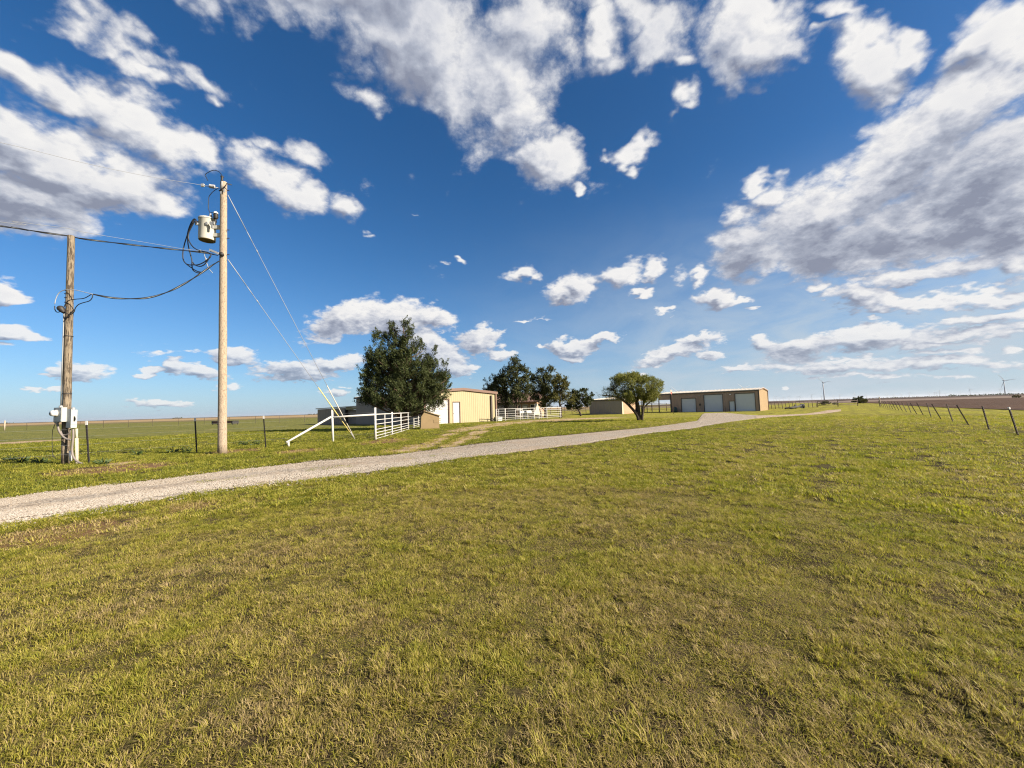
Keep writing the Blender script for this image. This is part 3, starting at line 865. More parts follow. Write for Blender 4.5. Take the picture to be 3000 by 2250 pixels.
def sstep(a, b, x):
    if a > b:
        return 1 - sstep(b, a, x)
    t = max(0.0, min(1.0, (x - a) / (b - a)))
    return t * t * (3 - 2 * t)
def patch_at(x, y, kinds):
    v = 0.0
    for cx, cy, rx, ry, rot, kind in PATCH:
        if kind in kinds:
            dx, dy = x - cx, y - cy
            c, s = math.cos(rot), math.sin(rot)
            u, w = (dx * c + dy * s) / rx, (-dx * s + dy * c) / ry
            v = max(v, 1 - math.hypot(u, w))
    return v
def make_grass():
    rng = random.Random(5)
    protos = [blade_mesh('tuft', 22, .042, .008, .028, .0036, 2.1, M['grass'], rng) for _ in range(4)]
    protos += [blade_mesh('rosette', 34, .020, .018, .042, .0042, 2.0, M['grass'], rng) for _ in range(2)]
    protos += [blade_mesh('thatch', 20, .07, .003, .012, .0032, 4.5, M['grass'], rng) for _ in range(3)]
    # far tufts: fewer, broader leaves standing for a handful of blades each
    protos += [blade_mesh('tuft', 30, .085, .010, .034, .0070, 1.8, M['grass'], rng) for _ in range(4)]
    pos, rot, scl, idx, tint = [], [], [], [], []
    zones = [(1.2, 4.2, 1000, .95), (4.2, 7.5, 560, 1.15), (7.5, 13, 210, 1.3), (13, 24, 62, 1.6), (24, 46, 14, 2.2)]
    for d0, d1, dens, s0 in zones:
        x0, x1 = -d1 * .85, d1 * .85
        n = int(dens * (x1 - x0) * d1)
        for _ in range(n):
            x, y = rng.uniform(x0, x1), rng.uniform(.2, d1)
            d = math.hypot(x, y)
            if d < d0 or d >= d1 or y < .9:
                continue
            px, py = proj((x, y, 0))
            if px < -160 or px > 3160 or py > 2420:
                continue
            od = on_drive(x, y) if y < 46 else -99
            lim = -1.5 + 3.0 * mnoise.noise((x * 3, y * 3, 9)) + (2.0 if y < 12 else 0)
            if od > lim:
                e0, e1 = interp(NEAR_E, px), interp(FAR_E, px)
                t = (e0 - py) / max(1e-3, e0 - e1)
                if not (px < 1500 and .40 < t < .56 and mnoise.noise((x * .8, y * .8, 60)) > .05 and rng.random() < .22):
                    continue
            st = -.762 * x + .647 * y
            track0 = max(math.exp(-((st - q) / .20) ** 2) for q in (2.3, .4, -1.4, -3.3, -5.2)) if y > 2.5 else 0
            nz = .6 * mnoise.noise((x * 1.5, y * 1.5, 0)) + .6 * mnoise.noise((x * 4.3, y * 4.3, 5)) + .35 * mnoise.noise((x * 11, y * 11, 2))
            bare = max(sstep(.1, .45, patch_at(x, y, (0, 1))), .30 * sstep(.0, .5, patch_at(x, y, (2,))))
            nz2 = nz + .75 * mnoise.noise((x * 8.5, y * 8.5, 12))
            if d > 6:
                nz2 += .9 * sstep(6, 10, d) * mnoise.noise((x * 2.4, y * 2.4, 70))
            track = track0
            keep = sstep(-.38, -.10, nz2 - .5 * track) * (1 - bare * .80)
            if d > 13:
                keep = .2 + .8 * keep if bare < .3 else keep
            side = -(x - PA.x) * PD.y + (y - PA.y) * PD.x
            wild = side > 1.0 and x < 6
            track = track0
            dryish = .42 + .12 * sstep(11, 3, d) + .10 * track + .10 * sstep(0, 8, -(side)) + .30 * mnoise.noise((x * .35, y * .35, 20)) + .26 * mnoise.noise((x * 1.1, y * 1.1, 31)) + .18 * mnoise.noise((x * 4, y * 4, 44))
            if rng.random() > keep:
                if d < 10 and rng.random() < .85:                # dead thatch lies in the gaps
                    pos.append((x, y, H(x, y) + .002)); rot.append((0, 0, rng.uniform(0, 6.28))); s = s0 * rng.uniform(.7, 1.2)
                    scl.append((s, s, s)); idx.append(6 + rng.randrange(3)); tint.append(min(1, .30 + .6 * rng.random()))
                continue
            s = s0 * rng.uniform(.7, 1.25) * (1.1 if wild else 1)
            hz = (.75 + .5 * sstep(-.3, .5, nz)) / (s0 ** .5)
            if wild:
                dryish = dryish * .55 + .02
                hz *= 1.35
            pos.append((x, y, H(x, y)))
            rot.append((rng.uniform(-.22, .22), rng.uniform(-.22, .22), rng.uniform(0, 6.28)))
            scl.append((s, s, s * hz))
            if d < 7.5:
                k = (rng.randrange(4) if rng.random() > .05 else 4 + rng.randrange(2)) if rng.random() < .9 else 6 + rng.randrange(3)
            else:
                k = 9 + rng.randrange(4)
            idx.append(k)
            tint.append(max(0, min(1, dryish + (.25 if k in (6, 7, 8) else 0) + bare * .5 + rng.uniform(-.2, .2))))
    print('grass tufts', len(pos))
    return scatter('grass', protos, pos, rot, scl, idx, tint)
make_grass()

def make_gravel():
    rng = random.Random(8)
    protos = []
    for q in range(5):
        bm = bmesh.new()
        bmesh.ops.create_icosphere(bm, subdivisions=1, radius=1)
        for v in bm.verts:
            v.co *= rng.uniform(.7, 1.2)
            v.co.z *= .65
        me = bpy.data.meshes.new('stone')
        bm.to_mesh(me)
        bm.free()
        me.materials.append(M['gravelstone'])
        protos.append(bpy.data.objects.new('stone', me))
    pos, rot, scl, idx, tint = [], [], [], [], []
    for _ in range(105000):
        px = rng.uniform(-250, 1500)
        t = rng.random()
        a, b = at(px, interp(NEAR_E, px)), at(px, interp(FAR_E, px))
        t = -.16 + 1.32 * t
        p = a.lerp(b, t)
        if p.y > 24 or rng.random() < (p.y - 8) / 15 or rng.random() > (a - b).length * (p.y / 7.0) / 5.0:
            continue
        if (t < .05 or t > .95) and rng.random() < .6 or (t < -.02 or t > 1.02) and rng.random() < .88:
            continue
        s = rng.uniform(.007, .017) * (1.25 if t < .3 else 1)
        edge = .02 if .08 < t < .92 else .004
        pos.append((p.x, p.y, H(p.x, p.y) + edge + .012))
        rot.append((rng.uniform(-.6, .6), rng.uniform(-.6, .6), rng.uniform(0, 6.28)))
        scl.append((s * rng.uniform(.8, 1.4), s, s))
        idx.append(rng.randrange(5))
        tint.append(min(1, max(0, rng.gauss(.62 if t < .35 else .45, .22))))
    print('stones', len(pos))
    return scatter('gravel', protos, pos, rot, scl, idx, tint)
def stone_material():
    m = bpy.data.materials.new('gravel_stone')
    m.use_nodes = True
    g = NT(m.node_tree)
    b = m.node_tree.nodes['Principled BSDF']
    at_ = g.new('ShaderNodeAttribute', attribute_type='INSTANCER', attribute_name='tint').outputs['Fac']
    cr = g.new('ShaderNodeValToRGB')
    g.put(cr.inputs[0], at_)
    e = cr.color_ramp.elements
    e[0].position, e[0].color = 0, (.19, .15, .11, 1)
    e[1].position, e[1].color = 1, (.32, .298, .265, 1)
    e.new(.45).color = (.235, .205, .17, 1)
    g.put(b.inputs['Base Color'], cr.outputs[0])
    b.inputs['Roughness'].default_value = .9
    return m
M['gravelstone'] = stone_material()
make_gravel()

# ------------------------------------------------------------------ buildings
UPZ = Vector((0, 0, 1))
def t_at(A, u, px):
    """distance along the line A + t*u at which the photo column px cuts it"""
    d = ray(px, horizon(px))
    return -(A.x * d.y - A.y * d.x) / (u.x * d.y - u.y * d.x)
def ribbed(mb, A, u, n, L, zt, holes=(), zb=0.0, pitch=.30, depth=.028):
    """metal siding with raised ribs from A along u; holes are (t0, t1, top)"""
    ts = []
    k = 0
    while k * pitch < L:
        t = k * pitch
        ts += [(t, 0), (t + pitch * .62, 0), (t + pitch * .70, depth), (t + pitch * .92, depth)]
        k += 1
    ts = [p for p in ts if p[0] < L] + [(L, 0)]
    for h in holes:
        ts += [(h[0], 0), (h[1], 0)]
    if callable(zt):
        ts.append((L / 2, 0))
    ts.sort()
    f = zt if callable(zt) else (lambda t: zt)
    for (t0, d0), (t1, d1) in zip(ts, ts[1:]):
        if t1 - t0 < 1e-5:
            continue
        lo = zb
        for h in holes:
            if h[0] - 1e-6 <= t0 and t1 <= h[1] + 1e-6:
                lo = h[2]
        p, q = A + u * t0 + n * d0, A + u * t1 + n * d1
        mb.add([(p.x, p.y, lo), (q.x, q.y, lo), (q.x, q.y, f(t1)), (p.x, p.y, f(t0))], [(0, 1, 2, 3)])
def quad_wall(mb, A, u, L, z0, z1):
    q = A + u * L
    mb.add([(A.x, A.y, z0), (q.x, q.y, z0), (q.x, q.y, z1), (A.x, A.y, z1)], [(0, 1, 2, 3)])
def wbox(mb, A, u, n, t0, t1, z0, z1, d0, d1):
    """box on a wall: t0..t1 along it, z0..z1 high, d0..d1 out from it"""
    c = A + u * ((t0 + t1) / 2) + n * ((d0 + d1) / 2) + UPZ * ((z0 + z1) / 2)
    return mb.box(c, (t1 - t0, abs(d1 - d0), z1 - z0), (u, n, UPZ))
def roll_door(parent, A, u, n, t0, t1, top, rows, mat, trim, jw=.10, name='garage_door', depth=.10):
    """sectional door: one panel per section, set back in a trimmed opening"""
    d = MB()
    wbox(d, A, u, n, t0 - .02, t1 + .02, .0, top, -depth - .10, -depth - .05)
    dr = d.build(name, mat, parent)
    h = (top - .03) / rows
    for k in range(rows):
        p = MB()
        wbox(p, A, u, n, t0 + .01, t1 - .01, .03 + k * h, .03 + (k + 1) * h - .025, -depth - .05, -depth)
        p.build('door_panel', mat, dr)
    j = MB()
    wbox(j, A, u, n, t0 - jw, t0, 0, top + jw, -depth, .045)
    wbox(j, A, u, n, t1, t1 + jw, 0, top + jw, -depth, .045)
    wbox(j, A, u, n, t0, t1, top, top + jw, -depth, .045)
    j.build('door_trim', trim, dr)
    return dr
def walk_door(parent, A, u, n, t0, t1, top, mat, trim, depth=.06):
    d = MB()
    wbox(d, A, u, n, t0, t1, .02, top, -depth - .05, -depth)
    dr = d.build('door', mat, parent)
    for (a, b, c, e) in ((.14, .86, .10, .46), (.14, .86, .54, .92)):
        p = MB()
        wbox(p, A, u, n, t0 + (t1 - t0) * a, t0 + (t1 - t0) * b, top * c, top * e, -depth, -depth + .012)
        p.build('door_panel', mat, dr)
    k = MB()
    k.lathe(A + u * (t0 + .12) - n * (depth) + UPZ * (top * .47), [(0, 0), (.02, .01), (.035, .05), (.03, .075), (0, .08)], 10, n)
    k.build('handle', 'galv', dr)
    j = MB()
    wbox(j, A, u, n, t0 - .07, t0, 0, top + .07, -depth, .04)
    wbox(j, A, u, n, t1, t1 + .07, 0, top + .07, -depth, .04)
    wbox(j, A, u, n, t0, t1, top, top + .07, -depth, .04)
    j.build('door_trim', trim, dr)
def gable_roof(mb, A, u, v, L, D, z_e, z_r, over=.15, th=.10, ribs=.6):
    """two slopes, ridge along v; A front corner, u across (L), v back (D)"""
    for s in (0, 1):
        e0 = A + u * (-over if s == 0 else L + over) - v * over
        r0 = A + u * (L / 2) - v * over
        sl = (z_r - z_e) / (L / 2)
        ze = z_e - sl * over
        back = v * (D + 2 * over)
        vs = [Vector((e0.x, e0.y, ze)), Vector((r0.x, r0.y, z_r)), Vector((r0.x, r0.y, z_r + th)), Vector((e0.x, e0.y, ze + th))]
        mb.prism(vs, back)
        k = int((D + 2 * over) / ribs)
        for i in range(k + 1):
            o = v * (i * ribs)
            a, b = vs[3] + o, vs[2] + o
            mb.prism([a, a + v * .06, a + v * .06 + UPZ * .035, a + UPZ * .035], b - a)

# --- tan barn
FL = Vector((-9.5, 42, 0))
BU = Vector((7.37, 8.0, 0)).normalized()
BV = Vector((-BU.y, BU.x, 0))
BL, BD = 10.88, 15.5
BN = -BV
BE, BR = 3.52, 3.92
barn = thing('barn', FL + BU * (BL / 2), 'tan ribbed metal barn with white garage door behind the large cedar', 'barn')
btop = lambda t: BE + (BR - BE) * (1 - abs(t - BL / 2) / (BL / 2))
d1a, d1b = t_at(FL, BU, zo4(1420, 0)[0]), t_at(FL, BU, zo4(1658, 0)[0])
d2a, d2b = t_at(FL, BU, zo4(1700, 0)[0]), t_at(FL, BU, zo4(1766, 0)[0])
d1a = max(d1a, .25)
w = MB()
ribbed(w, FL, BU, BN, BL, btop, [(d1a, d1b, 2.72), (d2a, d2b, 2.42)], pitch=.30, depth=.02)
w.build('front_wall', 'barnwall', barn)
w = MB()
BB = FL + BV * BD
ribbed(w, BB, -BV, -BU, BD, BE, pitch=.30)
w.build('side_wall', 'barnside', barn)
w = MB()
ribbed(w, FL + BU * BL, BV, BU, BD, BE, pitch=.30)
quad_wall(w, BB + BU * BL, -BU, BL, 0, BE)
quad_wall(w, FL + BV * .3, BU, BL, 0, .02)
w.build('rear_wall', 'barnside', barn)
r = MB()
gable_roof(r, FL, BU, BV, BL, BD, BE + .02, BR + .02, .18, .08)
roof = r.build('roof', 'roofwhite', barn)
fz = MB()
for a, b in ((0, .5), (.5, 1)):
    p0, p1 = FL + BU * (BL * a - (.2 if a == 0 else 0)) + BN * .05, FL + BU * (BL * b + (.2 if b == 1 else 0)) + BN * .05
    z0, z1 = btop(BL * a) - .13, btop(BL * b) - .13
    fz.prism([Vector((p0.x, p0.y, z0)), Vector((p1.x, p1.y, z1)), Vector((p1.x, p1.y, z1 + .30)), Vector((p0.x, p0.y, z0 + .30))], BN * .16)
fz.build('fascia', 'trimpink', barn)
e = MB()
e.box(FL + BV * (BD / 2) - BU * .22 + UPZ * (BE - .06), (BD + .3, .14, .22), (BV, BU, UPZ))
e.build('gutter', 'trimdark', barn)
c = MB()
wbox(c, FL, BU, BN, BL - .16, BL + .06, 0, BE - .12, .05, .15)
c.build('corner_trim', 'trimpink', barn)
c = MB()
wbox(c, FL, BU, BN, -.06, .16, 0, BE - .12, .05, .12)
c.build('corner_trim', 'trimpink', barn)
ds = t_at(FL, BU, zo4(2066, 0)[0])
c = MB()
wbox(c, FL, BU, BN, ds, ds + .22, .05, BE - .30, .05, .20)
wbox(c, FL, BU, BN, ds + .01, ds + .21, .0, .12, .05, .38)
c.build('downspout', 'trimdark', barn)
roll_door(barn, FL, BU, BN, d1a, d1b, 2.72, 5, 'door', 'trimpink', .09)
walk_door(barn, FL, BU, BN, d2a, d2b, 2.42, 'door', 'trimpink')
v = MB()
vt = FL + BU * t_at(FL, BU, zo4(1905, 0)[0]) + BV * 4
v.lathe(vt + UPZ * (btop(6.6)), [(.06, 0), (.06, .42), (.12, .42), (.12, .5), (0, .52)], 10)
v.lathe(vt + BU * .25 + UPZ * (btop(6.8)), [(.06, 0), (.06, .4), (.10, .4), (.10, .47), (0, .5)], 10)
v.build('vent_pipe', 'galv', roof)

# --- low lean-to sheds left of the barn
SW = Vector((-27.8, 56.0, 0))
SE = Vector((-20.75, 53.3, 0))
SU = (SE - SW).normalized()
SV = Vector((-SU.y, SU.x, 0))
SN = -SV
SL = (SE - SW).length
sm = t_at(SW, SU, 1012)
shed = thing('low_shed', SW + SU * (SL / 2), 'low dark lean-to shed with pale roof edge joined to the barn', 'shed')
w = MB()
ribbed(w, SW, SU, SN, sm, lambda t: 2.16 + .02 * t, pitch=.35)
ribbed(w, SW + SV * 7, -SV, -SU, 7, 2.16, pitch=.35)
w.build('wall', 'barnside', shed)
w = MB()
A2 = SW + SU * sm + SV * .45
ribbed(w, A2, SU, SN, SL - sm, 1.98, pitch=.35)
w.build('recessed_wall', 'barnside', shed)
w = MB()
wbox(w, SW, SU, SN, sm - .10, sm + .02, 0, 2.2, -.5, .05)
w.build('corner_trim', 'trimdark', shed)
w = MB()
wbox(w, SW, SU, SN, sm + .05, SL - .1, 2.0, 2.30, -.10, .02)
w.build('lit_fascia', 'barnwall', shed)
w = MB()
a0, a1 = SW - SU * .15 + SN * .2, SE + SN * .2
w.prism([Vector((a0.x, a0.y, 2.20)), Vector((a1.x, a1.y, 2.38)), Vector((a1.x, a1.y, 2.50)), Vector((a0.x, a0.y, 2.32))], SV * 7.4 + UPZ * .25)
w.build('roof', 'roofwhite', shed)

# --- long shop with three garage doors
HC = Vector((38.7, 61.8, 0))
HU = Vector((-.75, .66, 0)).normalized()         # along the front, right to left
HV = Vector((.66, .75, 0)).normalized()
HN = -HV
HL, HD = 15.75, 8.0
HE, HR = 3.30, 3.66
shop = thing('shop_building', HC + HU * 7, 'long brown metal shop with three pale garage doors and an open bay', 'workshop')
tcar = t_at(HC, HU, zo6(247, 0)[0])
def hole(x0, x1, y):
    a, b = sorted((t_at(HC, HU, zo6(x0, 0)[0]), t_at(HC, HU, zo6(x1, 0)[0])))
    mid = HC + HU * ((a + b) / 2)
    px, _ = proj(mid)
    return a, b, Z(px, zo6(0, y)[1], mid.y)
doors = [hole(357, 510, 397), hole(602, 800, 356), hole(938, 1150, 342)]
wd = hole(874, 928, 426)
w = MB()
ribbed(w, HC, HU, HN, tcar, HE, doors + [wd], pitch=.32)
ribbed(w, HC + HU * tcar, HU, HN, HL - tcar, HE, zb=doors[0][2] - .1, pitch=.32)
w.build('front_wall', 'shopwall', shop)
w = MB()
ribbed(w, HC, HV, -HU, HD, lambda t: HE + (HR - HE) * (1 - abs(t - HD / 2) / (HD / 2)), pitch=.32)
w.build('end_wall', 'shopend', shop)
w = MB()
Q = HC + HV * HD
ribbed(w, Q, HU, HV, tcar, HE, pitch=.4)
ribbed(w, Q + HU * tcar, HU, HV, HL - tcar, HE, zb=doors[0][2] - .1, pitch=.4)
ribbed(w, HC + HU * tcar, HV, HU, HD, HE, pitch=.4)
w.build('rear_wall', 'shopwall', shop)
r = MB()
gable_roof(r, HC, HV, HU, HD, HL, HE + .03, HR + .03, .15, .09)
r.build('roof', 'roofwhite', shop)
e = MB()
wbox(e, HC, HU, HN, -.1, HL + .1, HE - .12, HE + .02, .03, .14)
e.build('gutter', 'trimdark', shop)
for s in (-.02, HD + .02):
    c = MB()
    c.box(HC + HV * s - HU * .05 + UPZ * (HE / 2), (.14, .14, HE - .05), (HU, HV, UPZ))
    c.build('corner_trim', 'trimdark' if s < 0 else 'trimpink', shop)
c = MB()
for a, b in ((0, .5), (.5, 1)):
    p0, p1 = HC + HV * (HD * a) - HU * .08, HC + HV * (HD * b) - HU * .08
    z0, z1 = HE + (HR - HE) * (a * 2 if a < .6 else 0) - .06, HE + (HR - HE) * (1 if b == .5 else 0) - .06
    if a == .5:
        z0 = HR - .06
    c.prism([Vector((p0.x, p0.y, z0)), Vector((p1.x, p1.y, z1)), Vector((p1.x, p1.y, z1 + .16)), Vector((p0.x, p0.y, z0 + .16))], -HU * .08)
c.build('barge_trim', 'trimpink', shop)
for t in (tcar, HL - .1):
    for o in (0.0, HD):
        p = MB()
        p.box(HC + HU * (t + .08) + HV * o + HN * (.06 if o == 0 else -.06) + UPZ * ((HE - .15) / 2), (.16, .12, HE - .2), (HU, HV, UPZ))
        p.build('bay_post', 'trimdark', shop)
for i, (a, b, z) in enumerate(doors):
    roll_door(shop, HC, HU, HN, a, b, z, 6 if i else 5, 'doorgrey', 'trimdark', .07)
walk_door(shop, HC, HU, HN, wd[0], wd[1], wd[2], 'doorgrey', 'trimdark')
for x, y in ((555, 366), (888, 353)):
    px, py = zo6(x, y)
    t = t_at(HC, HU, px)
    q = HC + HU * t
    l = MB()
    wbox(l, HC, HU, HN, t - .10, t + .10, Z(px, py, q.y) - .07, Z(px, py, q.y) + .07, .03, .20)
    lo = l.build('wall_light', 'galv' if x < 600 else 'whitepaint', shop)
px, py = zo6(556, 463)
t = t_at(HC, HU, px); q = HC + HU * t
l = MB()
wbox(l, HC, HU, HN, t - .12, t + .12, Z(px, py, q.y) - .17, Z(px, py, q.y) + .17, .03, .14)
l.build('fuse_box', 'trimdark', shop)
l = MB()
px, py = zo6(830, 505)
t = t_at(HC, HU, px); q = HC + HU * t + HN * .4
l.tube([q, q + UPZ * .8, q + UPZ * .86 + HN * .15], .03, 6)
l.build('hydrant', 'rust', shop)

# things at the shop
px, py = zo6(302, 545)
t = t_at(HC, HU, px)
q = HC + HU * t + HN * .7
can = thing('water_barrel', q, 'dark green round barrel against the shop wall', 'barrel')
b = MB()
b.lathe(q, [(.26, 0), (.30, .08), (.33, .3), (.33, .62), (.30, .80), (.29, .82)], 16)
b.build('body', 'greenplastic', can)
b = MB()
b.lathe(q + UPZ * .82, [(.30, 0), (.31, .03), (.22, .09), (.06, .11), (.06, .15), (0, .15)], 16)
b.build('lid', 'greenplastic', can)
bx, by = zo6(256, 470)
fp = at_y(*zo6(256, 452), 60.0)
top = at_y(*zo6(240, 282), 60.0)
mast = thing('flag_mast', (fp.x, fp.y, 0), 'slim leaning mast with a small limp flag before the shop', 'mast')
b = MB()
b.tube([(fp.x + .1, fp.y, 0), (fp.x, fp.y, fp.z), top], [.035, .03, .016], 8)
b.build('pole', 'rustpipe', mast)
b = MB()
ft = fp.lerp(top, .80)
fb = fp.lerp(top, .55)
b.add([ft + Vector((-.13, 0, .02)), ft + Vector((.13, .05, 0)), fb + Vector((.10, .02, .25)), fb + Vector((-.08, -.05, .2)), fb + Vector((.02, .05, -.1))], [(0, 1, 2, 3), (3, 2, 4)])
fl = b.build('flag', 'red', mast)
b = MB()
b.box(ft + Vector((0, -.01, .02)), (.34, .07, .34))
b.build('lamp_head', 'whitepaint', mast)

# --- grey shed with a porch, behind the mesquite
GC = Vector((18.9, 68, 0))
GU = Vector((-.8, .6, 0))
GV = Vector((.6, .8, 0))
gs = thing('grey_shed', GC + GU * 3, 'grey sided shed with white roof edge behind the mesquite tree', 'shed')
w = MB()
ribbed(w, GC, GU, -GV, 6.15, 2.5, pitch=.35)
w.build('side_wall', 'shedwall', gs)
w = MB()
ribbed(w, GC + GU * 6.15, GV, GU, 6.9, 2.5, pitch=.4)
ribbed(w, GC + GV * 6.9, GU, GV, 6.15, 2.5, pitch=.4)
w.build('rear_wall', 'shedwall', gs)
w = MB()
rows = 11
for k in range(rows):                           # courses of tan block on the sunlit side
    z0 = .02 + k * 2.3 / rows
    x = .45 - (k % 2) * .2
    while x < 6.8:
        x1 = min(x + .42, 6.85)
        wbox(w, GC, GV, -GU, max(x, .42), x1 - .015, z0, z0 + 2.3 / rows - .02, -.02, .03)
        x += .42
wo = w.build('block_wall', 'brick', gs)
wo['kind'] = 'stuff'
w = MB()
quad_wall(w, GC - GU * .0, GV, 6.9, 0, 2.5)
w.build('backing_wall', 'brick', gs)
w = MB()
wbox(w, GC, GV, -GU, -.04, .40, 0, 2.3, -.02, .05)
w.build('corner_trim', 'cream', gs)
w = MB()
wbox(w, GC, GV, -GU, -.05, 16.8, 2.22, 2.52, .032, .20)
w.build('fascia', 'cream', gs)
w = MB()
wbox(w, GC, GU, -GV, -.1, 6.25, 2.42, 2.56, .03, .16)
w.build('eave_trim', 'trimdark', gs)
w = MB()
gable_roof(w, GC - GV * .1, GV, GU, 16.9, 6.15, 2.57, 3.02, .15, .10)
w.build('roof', 'roofwhite', gs)
for t in (10.2, 13.5, 16.7):
    for s in (.1, 6.0):
        p = MB()
        q = GC + GV * t + GU * s
        p.box(q + UPZ * 1.2, (.11, .11, 2.4), (GU, GV, UPZ))
        p.build('porch_post', 'trimdark', gs)

# --- house under the cedars
HH = Vector((-4.65, 66.7, 0))
KU = Vector((.95, -.3, 0)).normalized()
KV = Vector((-KU.y, KU.x, 0))
house = thing('house', HH + KU * 4.5, 'low tan brick house with brown roof hidden behind the cedars', 'house')
w = MB()
KL, KD = 9.0, 7.0
quad_wall(w, HH, KU, KL, 0, 2.6)
quad_wall(w, HH + KU * KL, KV, KD, 0, 2.6)
quad_wall(w, HH, KV, KD, 0, 2.6)
quad_wall(w, HH + KV * KD, KU, KL, 0, 2.6)
w.build('wall', 'brick', house)
w = MB()
wbox(w, HH, KU, -KV, 2.2, 5.2, 0.0, 2.55, .01, .05)
w.build('grey_siding', 'shedwall', house)
w = MB()
gable_roof(w, HH, KV, KU, KD, KL, 2.62, 4.1, .5, .12, 5)
w.build('roof', 'shingle', house)
w = MB()
wbox(w, HH, KU, -KV, -.4, KL + .4, 2.42, 2.60, .35, .42)
w.build('fascia', 'trimdark', house)
for a, b in ((7.9, 8.65), (5.3, 6.3)):
    f = MB()
    wbox(f, HH, KU, -KV, a, a + .07, .95, 2.1, .0, .08)
    wbox(f, HH, KU, -KV, b - .07, b, .95, 2.1, .0, .08)
    for z in (.95, 1.49, 2.03):
        wbox(f, HH, KU, -KV, a + .07, b - .07, z, z + .07, .0, .08)
    fo = f.build('window', 'whitepaint', house)
    for z in (1.02, 1.56):
        g_ = MB()
        wbox(g_, HH, KU, -KV, a + .07, b - .07, z, z + .47, .005, .03)
        g_.build('pane', 'glass', fo)
walk_door(house, HH, KU, -KV, 6.6, 7.5, 2.05, 'door', 'cream', .0)

# ------------------------------------------------------------------ fences
def post_copy(src, parent, p, lean=(0, 0, 0)):
    c = src.copy()
    col.objects.link(c)
    c.parent = parent
    c.location = Vector(p) - origin(parent)
    c.rotation_euler = lean
    return c
def t_post_mesh(h, name='t_post', mat='postdark'):
    """steel T section with studs up its face; origin at the ground"""
    mb = MB()
    mb.box((0, 0, h / 2 - .1), (.055, .008, h + .2))
    mb.box((0, .022, h / 2 - .1), (.008, .036, h + .2))
    for k in range(int(h / .09)):
        mb.box((0, -.009, .06 + k * .09), (.02, .012, .03))
    me = bpy.data.meshes.new(name)
    me.from_pydata(mb.v, [], mb.f)
    me.materials.append(M[mat])
    return me
def tip_mesh(h0, h1):
    mb = MB()
    mb.box((0, 0, (h0 + h1) / 2), (.062, .016, h1 - h0))
    mb.box((0, .024, (h0 + h1) / 2), (.016, .044, h1 - h0))
    me = bpy.data.meshes.new('white_tip')
    me.from_pydata(mb.v, [], mb.f)
    me.materials.append(M['whitepaint'])
    return me
def wire_run(parent, pts, hs, r=.0016, leans=None, mat='steelwire'):
    for h in hs:
        mb = MB()
        mb.tube([Vector(p) + (leans[i] if leans else Vector((0, 0, 1))) * h for i, p in enumerate(pts)], r, 4, False)
        mb.build('wire', mat, parent)

# fence along the pasture, by the two poles
LP = [((260, 1358), (251.5, 1226)), ((576.5, 1329.5), (570.6, 1219)), ((779, 1313), (771.5, 1213.5))]
lb = [at(*a) for a, _ in LP]
lfence = thing('wire_fence', lb[1], 'wire fence on dark steel T-posts with white tips beside the utility poles', 'fence')
pm, tm = t_post_mesh(1.36), tip_mesh(1.36, 1.50)
step = lb[0] - lb[1]
extra = lb[0] + step * 1.0
bases = [extra] + lb + [at(845, 1307)]
lds = []
for i, p in enumerate(bases[:-1]):
    if i:
        tp = at_y(*LP[i - 1][1], p.y)
        d = tp - p
        lean = (0, math.atan2(d.x, d.z), 0)
        lds.append(Vector((d.x / d.z, 0, 1)))
    else:
        lean = (0, -.02, 0)
        lds.append(Vector((0, 0, 1)))
    o = link(bpy.data.objects.new('t_post', pm))
    o.parent = lfence
    o.location = p - origin(lfence)
    o.rotation_euler = lean
    tpo = link(bpy.data.objects.new('white_tip', tm))
    tpo.parent = o
lds.append(Vector((0, 0, 1)))
hs = (.38, .68, .96, 1.22)
wire_run(lfence, bases, hs, leans=lds)

# fence far across the pasture
ffence = thing('pasture_fence', (-80, 78, 0), 'thin post and wire fence far across the pasture at left', 'fence')
fm = t_post_mesh(1.45, 'far_post', 'postrust')
fp_ = []
for i in range(17):
    x = -118 + i * 5.1
    p = Vector((x, 79.5 - .06 * i + RNG.uniform(-.3, .3), 0))
    fp_.append(p)
    if i == 3:
        mb = MB()
        mb.tube([p, p + UPZ * 2.0], .11, 7)
        mb.build('wooden_post', 'oldwood', ffence)
        continue
    o = link(bpy.data.objects.new('far_post', fm))
    o.parent = ffence
    o.location = p - origin(ffence)
    o.rotation_euler = (0, RNG.uniform(-.06, .06), RNG.uniform(0, 3))
wire_run(ffence, fp_, (.5, .9, 1.3), .004, mat='postrust')

# leaning fence on the right
rb = [at(*zo7(x, y)) for x, y in ((2155, 835), (1850, 770), (1645, 722), (1485, 685), (1368, 660), (1280, 647), (1207, 633), (1145, 620), (1095, 610), (1050, 602))]
rd = (rb[-1] - rb[0]).normalized()
stp = 3.75
rb = [rb[0] + rd * stp * i for i in range(20)]
rfence = thing('leaning_fence', rb[6], 'wire fence of dark leaning T-posts along the right side of the lawn', 'fence')
rm = t_post_mesh(1.12, 't_post', 'postrust')
rt = tip_mesh(1.06, 1.14)
prv = rb[0] - rd * stp
leans = []
for i, p in enumerate([prv] + rb):
    a = -.40 + RNG.uniform(-.05, .05)
    o = link(bpy.data.objects.new('t_post', rm))
    o.parent = rfence
    o.location = p - origin(rfence)
    o.rotation_euler = (.05, a, RNG.uniform(-.3, .3))
    leans.append(Vector((math.tan(a), 0, 1)))
    if i in (1,):
        tpo = link(bpy.data.objects.new('white_tip', rt))
        tpo.parent = o
endp = rb[-1] + rd * 2.0
mb = MB()
mb.tube([endp, endp + UPZ * 1.7], .09, 8)
mb.build('end_post', 'oldwood', rfence)
wire_run(rfence, [prv] + rb, (.30, .58, .84, .98), .0016, leans)

